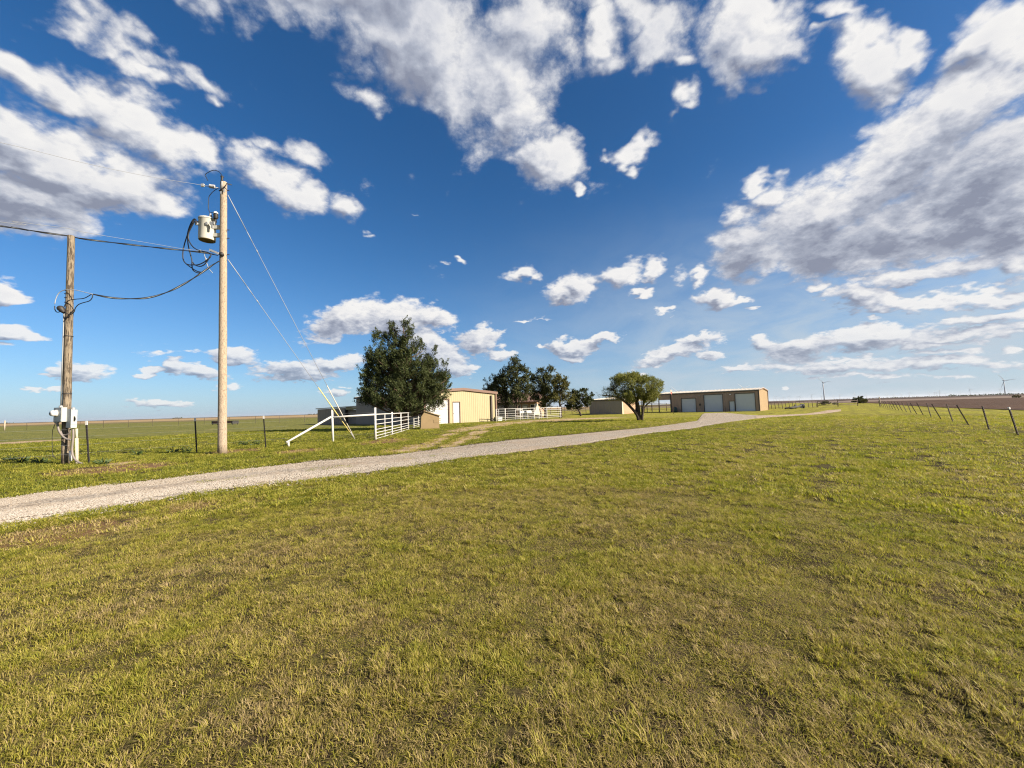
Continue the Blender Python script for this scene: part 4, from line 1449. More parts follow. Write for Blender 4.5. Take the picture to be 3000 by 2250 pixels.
# --- white pipe brace at the corner and the white pipe panels
def pipe_fence_part(parent, name, a, b, r, mat='whitepaint', n=8):
    mb = MB()
    mb.tube([a, b], r, n)
    return mb.build(name, mat, parent)
bp, tp_, fo_ = at(975.6, 1295.6), at(1100, 1288.5), at(845.4, 1308)
brace = thing('pipe_brace', bp, 'white pipe corner brace with slanting rail and short foot post', 'fence brace')
pipe_fence_part(brace, 'post', bp, at_y(973, 1198.5, bp.y), .058)
pipe_fence_part(brace, 'rail', at_y(975, 1222.5, bp.y), at_y(1100.5, 1214, tp_.y), .048)
pipe_fence_part(brace, 'slanting_rail', at_y(970.5, 1221, bp.y), at_y(838.5, 1296.5, fo_.y - .1), .052)
pipe_fence_part(brace, 'foot_post', fo_, at_y(845, 1294.5, fo_.y), .05)
mb = MB()
for k in (.20, .28):
    q0, q1 = at_y(970.5, 1221, bp.y), at_y(838.5, 1296.5, fo_.y - .1)
    p, d = q0.lerp(q1, k * .7), (q1 - q0).normalized()
    mb.tube([p, p + d * .02], .056, 8)
mb.build('pipe_band', 'galv', brace)
wire_run(brace, [bp, tp_], (.35, .72, 1.5), .002)
P0, P1 = tp_, at(1228, 1250)
PU = (P1 - P0).normalized()
PL = (P1 - P0).length
panel = thing('white_pipe_fence', P0 + PU * (PL / 2), 'white pipe fence of seven rails between the brace and the tan bin', 'fence')
pipe_fence_part(panel, 'tall_post', P0, at_y(1099, 1194, P0.y), .062)
for x, r, top in ((1030, .028, 1.42), (1100, .055, 1.50), (1187, .045, 1.44), (1258, .035, 1.42), (1313, .05, 1.46), (1360, .035, 1.42), (1398, .035, 1.42)):
    t = t_at(P0, PU, zo4(x, 0)[0])
    p = P0 + PU * t
    pipe_fence_part(panel, 'post', p, p + UPZ * top, r)
for h in (1.40, 1.09, .85, .56, .38, .21, .05):
    q0, q1 = P0 + UPZ * h, P0 + PU * (t_at(P0, PU, zo4(1402, 0)[0])) + UPZ * h
    pipe_fence_part(panel, 'rail', q0, q1, .032 if h > 1.3 else .021, n=6)

# right-hand white pipe fence in front of the cedars
R0, R1 = Vector((-1.95, 47.3, 0)), Vector((6.75, 54.8, 0))
RU = (R1 - R0).normalized()
wf = thing('white_pipe_fence', R0 + RU * 5, 'white pipe fence of six rails in front of the house and cedars', 'fence')
def q5(x): return 1380 + x * .13563
for x, r, top in ((540, .05, 1.5), (735, .06, 1.55), (1058, .05, 1.5), (1360, .045, 1.5), (1635, .045, 1.5), (1923, .045, 1.55), (595, .025, 1.45), (1110, .03, 1.45), (1510, .03, 1.45)):
    p = R0 + RU * t_at(R0, RU, q5(x))
    pipe_fence_part(wf, 'post', p, p + UPZ * top, r)
for h in (1.48, 1.20, .90, .62, .42, .20):
    pipe_fence_part(wf, 'rail', R0 + UPZ * h, R1 + UPZ * h, .035 if h > 1.4 else .022, n=6)

# rusty pipe corral beyond the buildings
def corral(name, pts, label, h=1.15, gap=2.2, rails=(1.1,), r=.04, lean=0.0, mat='rustpipe'):
    o = thing(name, pts[0], label, 'fence')
    for a, b in zip(pts, pts[1:]):
        n = max(1, int((b - a).length / gap))
        for i in range(n + 1):
            p = a.lerp(b, i / n)
            pipe_fence_part(o, 'post', p, p + Vector((lean * h, 0, h * RNG.uniform(.94, 1.06))), r, mat, 6)
        for z in rails:
            pipe_fence_part(o, 'rail', a + Vector((lean * z, 0, z)), b + Vector((lean * z, 0, z)), r * .7, mat, 6)
    return o
corral('pipe_corral', [Vector((48, 74, 0)), Vector((55.5, 77, 0)), Vector((61, 79, 0))], 'rusty pipe corral fence just right of the shop end wall', 1.35, 1.0, (1.28, .2), .045, -.08)
corral('board_gate', [Vector((61.6, 79.5, 0)), Vector((66.5, 80.5, 0)), Vector((72.3, 82.5, 0))], 'dark rail gate beside the dirt track end', 1.35, 6.0, (.35, .75, 1.15), .07)
corral('pipe_corral', [Vector((6.5, 84, 0)), Vector((16, 86, 0))], 'rusty pipe corral fence between small tree and grey shed', 1.75, 1.6, (1.7, 1.1, .4), .06)
corral('pipe_corral', [Vector((22.5, 86, 0)), Vector((36, 84, 0))], 'rusty pipe corral fence seen between grey shed and shop', 1.75, 1.5, (1.7, 1.1, .4), .06)

# ------------------------------------------------------------------ yard objects
# tan bin with a sloping lid
bl, br_ = at(1233, 1258.3), at(1279, 1258.3)
br_ = Vector((br_.x, bl.y + .45, 0))
cu = (br_ - bl).normalized()
cw = (br_ - bl).length
cv = Vector((-cu.y, cu.x, 0))
cD = 1.25
bn_ = thing('metal_bin', bl.lerp(br_, .5), 'tan steel bin with sloping lid at the end of white fence', 'bin')
mb = MB()
prof = [(0, .02), (cw, .02), (cw * 1.0, 1.05), (cw * .22, 1.46), (.05, 1.05)]
mb.prism([bl + cu * x + UPZ * z for x, z in prof], cv * cD)
body = mb.build('body', 'binwall', bn_)
mb = MB()
a, b = bl + cu * (cw * .16) + UPZ * 1.50 - cv * .08, bl + cu * (cw * 1.07) + UPZ * 1.03 - cv * .08
mb.prism([a, b, b + UPZ * .055, a + UPZ * .055], cv * (cD + .16))
mb.build('lid', 'binlid', bn_)
mb = MB()
wbox(mb, bl, cu, -cv, cw * .70, cw * .95, .50, .53, .0, .02)
wbox(mb, bl, cu, -cv, cw * .70, cw * .72, .53, .76, .0, .02)
wbox(mb, bl, cu, -cv, cw * .72, cw * .95, .53, .77, .0, .012)
mb.build('hatch', 'binlid', bn_)
for z in (.50, .66, .82):
    mb = MB()
    wbox(mb, bl + cu * cw, cv, cu, .1, .5, z, z + .06, 0, .14)
    mb.build('lug', 'barnwall', bn_)
mb = MB()
for d in (.1, cD - .2):
    mb.box(bl + cu * (cw / 2) + cv * d + UPZ * .012, (cw * 1.02, .12, .05), (cu, cv, UPZ))
mb.build('skid', 'rust', bn_)

# feed trough out in the pasture
ta, tb = at(629, 1244.5), at(690, 1244.0)
tr = thing('feed_trough', ta.lerp(tb, .5), 'long rusty feed trough with black ends in the pasture behind the pole', 'trough')
d = (tb - ta).normalized()
n_ = Vector((-d.y, d.x, 0))
Lt = (tb - ta).length
mb = MB()
for s in (-.45, .45):
    mb.box(ta + d * (Lt / 2) + n_ * s + UPZ * .48, (Lt - .6, .05, .42), (d, n_, UPZ))
mb.box(ta + d * (Lt / 2) + UPZ * .30, (Lt - .6, .9, .05), (d, n_, UPZ))
mb.build('basin', 'rust', tr)
for t in (.0, Lt - .35):
    mb = MB()
    mb.box(ta + d * (t + .17) + UPZ * .46, (.42, 1.05, .56), (d, n_, UPZ))
    mb.build('end_panel', 'black', tr)
    for s in (-.4, .4):
        mb = MB()
        mb.box(ta + d * (t + .17) + n_ * s + UPZ * .09, (.1, .1, .19), (d, n_, UPZ))
        mb.build('leg', 'black', tr)

# low black harrow with a pale end, by the track
ia, ib = at(*zo6(1528, 512)), at(*zo6(1655, 503))
im = thing('farm_implement', ia.lerp(ib, .5), 'low black farm implement with a pale end plate by the dirt track', 'implement')
d = (ib - ia).normalized()
n_ = Vector((-d.y, d.x, 0))
Li = (ib - ia).length
mb = MB()
mb.tube([ia + UPZ * .18, ia.lerp(ib, .5) + UPZ * .30, ib + UPZ * .50], [.12, .16, .17], 8)
mb.tube([ia + n_ * .7 + UPZ * .15, ib + n_ * .7 + UPZ * .40], .12, 8)
for k in range(6):
    p = ia.lerp(ib, .1 + k * .16)
    mb.tube([p - n_ * .2 + UPZ * .25, p + n_ * .9 + UPZ * .25], .05, 6)
mb.build('frame', 'black', im)
for s in (-.3, 1.0):
    mb = MB()
    mb.lathe(ib + d * .1 + n_ * s + UPZ * .38, [(.20, -.1), (.37, -.08), (.38, 0), (.37, .08), (.20, .1)], 14, n_)
    mb.build('wheel', 'black', im)
mb = MB()
mb.box(ib + d * .5 + UPZ * .42, (.08, .5, .78), (d, n_, UPZ))
mb.build('end_plate', 'whitepaint', im)

# white things stored behind the right-hand pipe fence
def lying_tank(px0, px1, z, r, back, label):
    v = Vector((-RU.y, RU.x, 0))
    A = R0 + v * back
    u0, u1 = t_at(A, RU, px0), t_at(A, RU, px1)
    c = A + RU * ((u0 + u1) / 2)
    half = (u1 - u0) / 2
    o = thing('storage_tank', c, label, 'tank')
    mb = MB()
    mb.lathe(c - RU * half + UPZ * z, [(0, 0), (r * .7, .04), (r, .16), (r, 2 * half - .16), (r * .7, 2 * half - .04), (0, 2 * half)], 16, RU)
    mb.build('body', 'whitepaint', o)
    for s in (-.6, .6):
        mb = MB()
        mb.box(c + RU * half * s + UPZ * ((z - r * .7) / 2), (.08, r * 1.5, z - r * .7), (RU, v, UPZ))
        mb.build('leg', 'galv', o)
lying_tank(q5(1180), q5(1300), .95, .22, 2.4, 'white lying tank on legs behind the white fence, under the house wall')
lying_tank(q5(1035), q5(1165), .93, .18, 3.6, 'smaller white lying tank left of the other tank behind the fence')
v = Vector((-RU.y, RU.x, 0))
c = R0 + v * 1.6 + RU * t_at(R0 + v * 1.6, RU, q5(620))
o = thing('white_tub', c, 'white square tub on the grass behind left end of white fence', 'tub')
mb = MB()
mb.prism([c + RU * x + UPZ * z for x, z in ((-.34, .0), (.34, .0), (.40, .5), (-.40, .5))], v * .7)
mb.build('body', 'whitepaint', o)
mb = MB()
mb.box(c + v * .35 + UPZ * .52, (.86, .78, .05), (RU, v, UPZ))
mb.build('rim', 'whitepaint', o)
c = R0 + v * 1.8 + RU * t_at(R0 + v * 1.8, RU, q5(1430))
o = thing('wedge_tank', c, 'cream wedge shaped tank with pointed top behind the white fence', 'tank')
mb = MB()
mb.prism([c + RU * x + UPZ * z for x, z in ((-.75, .55), (.55, .55), (.42, 1.05), (.16, 1.95), (.06, 2.1), (-.02, 1.9), (-.30, 1.30))], v * .5)
mb.build('body', 'cream', o)
for s in (-.55, .35):
    mb = MB()
    mb.box(c + RU * s + v * .25 + UPZ * .28, (.08, .45, .56), (RU, v, UPZ))
    mb.build('leg', 'whitepaint', o)
c0, c1 = [R0 + v + RU * t_at(R0 + v, RU, q5(x)) for x in (955, 1110)]
o = thing('pipe_rack', c0, 'white rectangular pipe rack standing behind the white fence', 'rack')
pipe_fence_part(o, 'leg', c0, c0 + UPZ * 1.35, .035)
pipe_fence_part(o, 'leg', c1, c1 + UPZ * 1.35, .035)
pipe_fence_part(o, 'top_rail', c0 + UPZ * 1.33, c1 + UPZ * 1.33, .035)
pipe_fence_part(o, 'shelf', c0 + UPZ * .4, c1 + UPZ * .4, .05)

# ------------------------------------------------------------------ utility pole, transformer, wires
UB = at(651, 1329.5)
UY = UB.y
UT = at_y(655.3, 534, UY)
ur0, ur1 = width_m(28.5, UB.x, UY) / 2, width_m(21.5, UB.x, UY) / 2
def W8(x, y, dy=0.0):
    return at_y(*zo8(x, y), UY + dy)
def on_pole(z):
    t = (z - UB.z) / (UT.z - UB.z)
    return UB.lerp(UT, t)
pole = thing('utility_pole', UB, 'tall pale wooden utility pole standing on the grass beside the gravel driveway', 'utility pole')
mb = MB()
nseg = 26
mb.tube([UB.lerp(UT, i / nseg) + Vector((mnoise.noise((i * .5, 0, 0)), mnoise.noise((i * .5, 9, 0)), 0)) * .008 for i in range(nseg + 1)],
        [ur0 + (ur1 - ur0) * i / nseg + (.012 if i == 0 else 0) for i in range(nseg + 1)], 24)
mb.build('shaft', 'pole_new', pole)
fr = -(ur1 + .05)
mb = MB()
mb.tube([W8(776, 372, fr), W8(777, 300, fr), W8(779, 255, fr)], .028, 8)
mb.build('arrester_bracket', 'galv', pole)
mb = MB()
p, q = W8(779, 262, fr), W8(781, 184, fr)
L = (q - p).length
mb.lathe(p, [(.03, 0), (.05, L * .1), (.03, L * .2), (.05, L * .3), (.03, L * .4), (.05, L * .5), (.03, L * .6), (.06, L * .8), (.06, L * .95), (.02, L)], 10, q - p)
mb.build('arrester', 'iron', pole)
mb = MB()
mb.tube([W8(735, 410, fr), W8(790, 380, fr - .02), W8(835, 330, fr), W8(850, 300, fr), W8(928, 320, fr + .1)], .022, 6)
mb.build('strap', 'iron', pole)
for y in (405, 1005, 1130, 1380):
    mb = MB()
    a = W8(856, y, 0)
    mb.tube([a, a + Vector((.10, 0, 0))], .016, 6)
    mb.build('bolt', 'iron', pole)
mb = MB()
mb.lathe(W8(785, 1385, -(ur1 + .02)), [(.04, -.02), (.07, 0), (.06, .06), (.085, .08), (.085, .13), (.05, .16), (0, .17)], 12, Vector((.3, -1, 0)))
mb.build('clevis_insulator', 'iron', pole)
mb = MB()
mb.box(W8(762, 402, fr + .02), (.03, .02, .30))
mb.box(W8(812, 402, fr + .02), (.06, .02, .16))
mb.build('pole_tag', 'bare', pole)

# transformer hung on the pole
tbz, ttz = zo8(553, 1162), zo8(553, 850)
TC = at_y(*tbz, UY)
TT = at_y(*ttz, UY)
TR = width_m(285 * .1929, TC.x, UY) / 2
TH = TT.z - TC.z
trf = thing('transformer', TC, 'grey cylindrical transformer can bolted to the tall wooden pole', 'transformer')
mb = MB()
mb.lathe(TC, [(TR * .96, .0), (TR, .03), (TR, TH - .03), (TR * 1.03, TH - .02), (TR * 1.03, TH)], 28)
mb.build('tank', 'tank', trf)
mb = MB()
mb.lathe(TC, [(TR * .95, -.015), (TR * .95, .02), (TR * .6, .05), (0, .055)], 28)
mb.build('underside', 'tankbase', trf)
mb = MB()
mb.lathe(TC + UPZ * TH, [(TR * 1.06, -.02), (TR * 1.06, .03), (TR * .8, .07), (0, .10)], 28)
mb.build('lid', 'tank', trf)
latd = (UB - TC); latd.z = 0; latd.normalize()
for y in (966, 1087):
    mb = MB()
    zz = W8(700, y).z
    a = Vector((TC.x, TC.y, zz)) + latd * (TR * .9)
    b = on_pole(zz)
    mb.box(a.lerp(b, .5), ((b - a).length, .12, .14), (latd, Vector((-latd.y, latd.x, 0)), UPZ))
    mb.build('bracket', 'tank', trf)
mb = MB()
b0 = W8(606, 850, -.08)
mb.lathe(b0, [(.06, 0), (.085, .03), (.05, .06), (.08, .09), (.045, .12), (.07, .15), (.04, .18), (.055, .22), (.02, .27), (0, .28)], 12)
mb.build('bushing', 'porcelain', trf)
mb = MB()
p, q = W8(672, 905, -TR * .5), W8(684, 838, -TR * .4)
mb.tube([p, q], .03, 8)
L = (W8(684, 760) - W8(684, 838)).length
mb.lathe(q, [(.05, 0), (.09, .03), (.07, L * .3), (.10, L * .4), (.07, L * .6), (.10, L * .72), (.07, L * .85), (.05, L)], 12)
ar = mb.build('arrester', 'iron', trf)
mb = MB()
mb.lathe(q + UPZ * L, [(.085, 0), (.085, .05), (.05, .09), (0, .10)], 12)
mb.build('cap', 'whitepaint', ar)
for x, y in ((548, 905), (632, 930), (655, 900), (610, 900)):
    mb = MB()
    mb.box(W8(x, y, -TR * .93), (.07, .06, .12 if x != 632 else .28))
    mb.build('lug', 'galv', trf)
for i, (x, y) in enumerate(((410, 890), (422, 905), (405, 915))):
    mb = MB()
    a = W8(440, y, -.1 * i)
    b = W8(x - 12, y, -.1 * i - .05)
    mb.lathe(a, [(.05, 0), (.06, .06), (.04, .12), (.055, .15), (.03, (b - a).length)], 8, b - a)
    mb.build('terminal', 'porcelain', trf)

def cable(name, pts, r, label, mat='cable', cat='cable', n=6, sm=5, group=None):
    mb = MB()
    mb.tube(spline(pts, sm), r, n)
    o = mb.build(name, mat)
    return tag(o, label, cat, group)
def C8(pts, y0, y1):
    k = len(pts) - 1
    return [W8(x, y, y0 + (y1 - y0) * i / k) for i, (x, y) in enumerate(pts)]
cable('jumper_wire', C8([(779, 175), (745, 130), (700, 105), (660, 97), (620, 105), (565, 132), (525, 165), (540, 205), (565, 255)], -.15, -.15), .013, 'short dark wire looping over the very top of the pole', cat='wire')
cable('jumper_wire', C8([(722, 372), (680, 395), (640, 425), (600, 470), (580, 510), (577, 580), (573, 640), (580, 700), (600, 755), (605, 790)], -.1, -.08), .013, 'dark wire curving from pole top down to the transformer bushing', cat='wire')
cable('jumper_wire', C8([(602, 748), (625, 738), (655, 742), (682, 762)], -.08, -.12), .010, 'small dark wire between transformer bushing and its arrester', cat='wire')
loops = [[(398, 880), (370, 838), (340, 850), (300, 920), (268, 1010), (250, 1090), (215, 1200), (190, 1310), (184, 1400), (200, 1475), (250, 1530), (330, 1588), (400, 1630), (470, 1648)],
         [(398, 893), (375, 850), (350, 862), (318, 930), (285, 1010), (262, 1100), (262, 1200), (280, 1300), (305, 1390), (322, 1460), (325, 1560), (345, 1620), (410, 1655), (480, 1650), (560, 1600)],
         [(392, 910), (368, 875), (345, 905), (310, 970), (275, 1050), (268, 1130), (300, 1210), (350, 1270), (415, 1310), (500, 1330), (580, 1352), (612, 1380), (590, 1430), (520, 1485), (440, 1525), (370, 1535), (335, 1495)],
         [(600, 1400), (560, 1470), (510, 1530), (460, 1555), (410, 1552), (360, 1535), (290, 1535), (240, 1520)]]
desc = ['outermost black cable loop hanging left of the transformer', 'second black cable loop hanging inside the outermost loop below transformer', 'black cable curling from transformer terminals back towards the pole clevis', 'black cable tail curling below the main line splice']
for i, (l, dsc) in enumerate(zip(loops, desc)):
    cable('cable_loop', C8(l, -.2 - .05 * i, -.25 - .04 * i), .021, dsc)
cable('cable_loop', C8([(505, 1340), (515, 1390), (530, 1440), (545, 1500), (580, 1590), (640, 1660)], -.3, -.25), .012, 'thin pale wire dropping from the splice under the transformer', 'bare')
def twist(name, pts, r, label, turns=1.2, k=3, neutral=True):
    """bundle of insulated conductors laid round a bare neutral"""
    o = thing(name, pts[0], label, 'power line')
    path = spline(pts, 14)
    up = Vector((0, 0, 1))
    for j in range(2):
        mb, ps, L = MB(), [], 0
        for i, p in enumerate(path):
            if i:
                L += (p - path[i - 1]).length
            d = (path[min(i + 1, len(path) - 1)] - path[max(i - 1, 0)]).normalized()
            u = d.cross(up).normalized()
            w_ = u.cross(d)
            a = L * turns * 2 * math.pi / 2.6 + j * math.pi
            ps.append(p + (u * math.cos(a) + w_ * math.sin(a)) * r * .9)
        mb.tube(ps, r, 5)
        mb.build('conductor', 'cable', o)
    if neutral:
        mb = MB()
        mb.tube([p + Vector((0, 0, -r * .2)) for p in path], r * .75, 5)
        mb.build('neutral', 'bare', o)
    return o

# weathered meter pole
LB = at(191.6, 1361)
LY = LB.y
LT = at_y(208.7, 691, LY)
lr0, lr1 = width_m(28.4, LB.x, LY) / 2, width_m(24, LB.x, LY) / 2
mp = thing('meter_pole', LB, 'old grey weathered wooden pole carrying the electric meter boxes', 'utility pole')
mb = MB()
mb.tube([LB.lerp(LT, i / 24) + Vector((mnoise.noise((i * .6, 3, 0)), mnoise.noise((i * .6, 5, 0)), 0)) * .010 for i in range(25)], [lr0 + (lr1 - lr0) * i / 24 for i in range(25)], 22)
mb.build('shaft', 'pole_old', mp)
def W3(x, y, dy=0.0):
    return at_y(*zo3(x, y), LY + dy)
def W1(x, y, Y):
    return at_y(*zo1(x, y), Y)
rr = width_m(6.0, LB.x, LY) / 2
f1 = -(lr0 + .03)
mb = MB()
mb.tube([W3(393, 350, f1 * .5), at_y(188, 912, LY + f1 * .5)], rr, 10)
mb.build('riser_conduit', 'galv', mp)
mb = MB()
wh = at_y(186, 906, LY + f1)
mb.lathe(wh + Vector((.02, 0, -.12)), [(.05, 0), (.075, .06), (.10, .14), (.09, .22), (.04, .26), (0, .27)], 10, Vector((-.45, -.2, .8)))
mb.build('weatherhead', 'iron', mp)
for y in (1185, 1215, 1250, 1290, 1365):
    mb = MB()
    c = W1(595, y, LY)
    mb.lathe(c, [(lr1 * 1.16, 0), (lr1 * 1.16, .022)], 18)
    mb.build('strap', 'iron', mp)
for z in (.30, .55):
    mb = MB()
    c = LB.lerp(LT, z)
    mb.lathe(c, [(lr0 * 1.03, 0), (lr0 * 1.03, .03)], 18)
    mb.build('strap', 'iron', mp)
nA = Vector((-.30, -.954, 0)).normalized()
uA = Vector((.954, -.30, 0)).normalized()
BC = W3(376, 497, -.24)
meter = thing('meter_box', BC - UPZ * .26, 'grey meter box with round glass meter on the weathered pole', 'meter box')
mb = MB()
mb.box(BC, (.45, .13, .49), (uA, nA, UPZ))
mb.build('housing', 'greybox', meter)
mb = MB()
mb.box(BC + nA * .068, (.42, .012, .46), (uA, nA, UPZ))
mb.build('cover', 'greybox', meter)
mc = BC + nA * .07 - uA * .06 + UPZ * .05
mb = MB()
mb.lathe(mc, [(.115, 0), (.115, .03), (.10, .035), (.10, .10), (.085, .135), (.055, .145)], 22, nA)
mt = mb.build('meter', 'whitepaint', meter)
mb = MB()
mb.lathe(mc, [(.075, .138), (.072, .152), (0, .154)], 18, nA)
mb.build('dial', 'porcelain', mt)
mb = MB()
mb.box(mc + nA * .156 - UPZ * .005, (.06, .008, .03), (uA, nA, UPZ))
mb.build('display', 'iron', mt)
mb = MB()
mb.lathe(BC + UPZ * .245 - uA * -.02, [(.05, 0), (.055, .03), (.04, .05), (.04, .07)], 12)
mb.build('hub', 'galv', meter)
KC = W3(603, 577, -.20)
brk = thing('breaker_box', KC - UPZ * .35, 'tall grey breaker box with black handle on the weathered pole', 'breaker box')
mb = MB()
mb.box(KC, (.25, .15, .62), (uA, nA, UPZ))
mb.build('housing', 'greybox', brk)
mb = MB()
mb.box(KC + nA * .08 + UPZ * .02, (.265, .012, .64), (uA, nA, UPZ))
mb.box(KC + uA * .134 - UPZ * .19, (.008, .15, .02), (uA, nA, UPZ))
mb.build('door', 'greybox', brk)
mb = MB()
hc = KC + uA * .135 + UPZ * .0
mb.box(hc, (.012, .035, .17), (uA, nA, UPZ))
hb = mb.build('switch_plate', 'iron', brk)
mb = MB()
mb.tube([hc + UPZ * .06, hc + uA * .05 + UPZ * .03, hc + uA * .05 - UPZ * .06], .012, 6)
mb.build('handle', 'iron', hb)
mb = MB()
mb.lathe(KC + UPZ * .31 + uA * .05, [(.045, 0), (.05, .05), (.03, .08), (0, .085)], 10)
mb.build('hub', 'galv', brk)
fy = f1 - .07
def C3(pts, y0, y1):
    k = len(pts) - 1
    return [W3(x, y, y0 + (y1 - y0) * i / k) for i, (x, y) in enumerate(pts)]
for nm, pts, r, a, b in (('flexible_conduit', [(318, 650), (330, 730), (355, 820), (410, 900), (470, 955), (540, 980), (590, 985)], .030, fy, fy + .02),
                         ('flexible_conduit', [(572, 775), (565, 825), (530, 870), (480, 893), (425, 880), (380, 810)], .022, fy + .02, fy + .04),
                         ('flexible_conduit', [(625, 765), (628, 900), (615, 1050), (605, 1180), (620, 1290), (665, 1370), (730, 1420), (800, 1450)], .030, fy + .04, fy)):
    mb = MB()
    mb.tube(spline(C3(pts, a, b), 5), r, 9)
    mb.build(nm, 'conduit', mp)
mb = MB()
mb.tube(spline(C3([(290, 665), (255, 720), (228, 800), (219, 950), (219, 1150), (228, 1270), (262, 1335), (320, 1362), (372, 1370)], fy + .05, fy + .1), 5), .008, 6)
mb.build('ground_wire', 'cable', mp)
for x, y in ((288, 655), (325, 660)):
    mb = MB()
    mb.lathe(W3(x, y + 8, fy), [(.03, 0), (.04, .03), (.035, .07)], 10)
    mb.build('connector', 'bare', mp)
mb = MB()
mb.tube([W3(697, 1452, .02), W3(694, 950, .02)], width_m(11, LB.x, LY) / 2, 14)
mb.tube([W3(694, 950, .02), W3(695, 768, .02)], width_m(8.2, LB.x, LY) / 2, 14)
mb.build('pvc_pipe', 'pvc', mp)
mb = MB()
mb.tube([W3(576, 1400, -.1), W3(574, 1195, -.1)], .04, 10)
mb.build('pvc_stub', 'whitepaint', mp)

# lines between the poles
yline = lambda x: UY + (LY - UY) * max(0, min(1, (640 - x) / 440))
def P1(x, y, dy=0.0):
    sx, sy = zo1(x, y)
    return at_y(sx, sy, yline(sx) + dy)
twist('service_drop', [P1(1890, 928, -.2), P1(1830, 965, -.2), P1(1730, 1035, -.2), P1(1600, 1118, -.2), P1(1450, 1193, -.2), P1(1280, 1243, -.2), P1(1100, 1252, -.2), P1(950, 1242, -.2), P1(800, 1213, -.2)],
      .019, 'black twisted service cable sagging between the two wooden poles')
zb = Z(*zo1(1885, 873), UY)
far_end = at_y(0, 662, UY * (zb - CAM_H) / max(.1, Z(0, 662, UY) - CAM_H))
dl = (far_end - W8(720, 1392)).normalized()
pts = [W8(715, 1390, -.2)]
for x, y in ((1780, 858), (1600, 837), (1300, 805), (950, 765), (700, 733), (580, 709), (370, 680), (100, 636), (5, 625)):
    sx, sy = zo1(x, y)
    t = (sx - 638) / (0 - 638)
    pts.append(at_y(sx, sy, 1 / ((1 - t) / UY + t / far_end.y)))
pts.append(pts[-1] + dl * 8 + UPZ * .25)
twist('power_line', pts, .017, 'black twisted power line running past the weathered pole top and out of frame')
bp_ = [W8(640, 1330, -.15)] + [p + UPZ * (.06 + .22 * math.sin(min(1, i / 8) * math.pi)) for i, p in enumerate(pts[2:])]
cable('bare_wire', bp_, .007, 'thin bare wire strung just above the black power line', 'bare', 'wire', 5)
top0 = W8(742, 370, -.12)
tp1 = W8(470, 322, -.3)
d = tp1 - top0
sk = at_y(0, 417, 11.4)
cable('primary_wire', [tp1, tp1.lerp(sk, .33) - UPZ * .10, tp1.lerp(sk, .66) - UPZ * .10, sk, sk + (sk - tp1) * .6], .007, 'thin grey high wire running left from the pole top insulator', 'steelwire', 'wire', 5)
ins = thing('strain_insulator', top0, 'grey strain insulator with four discs at the pole top', 'insulator')
mb = MB()
mb.tube([top0, tp1], .014, 6)
mb.build('rod', 'galv', ins)
for i in range(5):
    mb = MB()
    c = W8(665 - i * 18, 350 - i * 3.0, -.18)
    mb.lathe(c - d.normalized() * .012, [(.02, -.01), (.085, 0), (.075, .018), (.02, .03)], 12, d)
    mb.build('disc', 'porcelain', ins)
mb = MB()
mb.box(W8(487, 326, -.28), (.12, .06, .12))
mb.build('clamp', 'bare', ins)
mb = MB()
mb.box(W8(660, 1335, -.18), (.42, .03, .10), ((W8(720, 1375) - W8(600, 1325)).normalized(), Vector((0, 1, 0)), UPZ))
mb.tube([W8(600, 1328, -.18), W8(770, 1380, -.18)], .02, 6)
o = mb.build('dead_end_clamp', 'bare')
tag(o, 'pale metal dead end clamp beside the pole below the transformer', 'clamp')
mb = MB()
mb.tube([W8(425, 1316, -.25), W8(460, 1320, -.25)], .035, 8)
o = mb.build('splice_sleeve', 'bare')
tag(o, 'bright metal splice sleeve on the cable below the transformer', 'splice')
mb = MB()
mb.tube([W8(538, 1435, -.3), W8(540, 1475, -.3)], .032, 8)
o = mb.build('splice_sleeve', 'bare')
tag(o, 'small bright sleeve on the thin pale dropping wire', 'splice')
def lead(pts, label, mat='cable', r=.014):
    return cable('service_lead', [W1(x, y, LY - lr1 - .06) for x, y in pts], r, label, mat)
lead([(800, 1213), (745, 1200), (690, 1186), (640, 1176), (600, 1174), (560, 1178), (525, 1190), (500, 1215), (482, 1255), (472, 1300)], 'pale bare lead arching round the front of the weathered pole', 'bare', .012)
lead([(472, 1315), (474, 1345), (490, 1368), (515, 1365), (535, 1348)], 'short black lead looping up into the weatherhead at left')
lead([(792, 1212), (760, 1232), (720, 1250), (650, 1257), (600, 1266), (570, 1290), (553, 1325), (545, 1345)], 'black lead crossing the weathered pole to the weatherhead')
lead([(800, 1215), (795, 1245), (770, 1272), (715, 1288), (675, 1305), (650, 1335), (638, 1368), (605, 1390), (575, 1378), (550, 1355)], 'lower black lead looping below the others to weatherhead')
lead([(640, 1345), (605, 1385), (590, 1412), (570, 1420), (553, 1415)], 'short black tail wire hanging under the weatherhead')

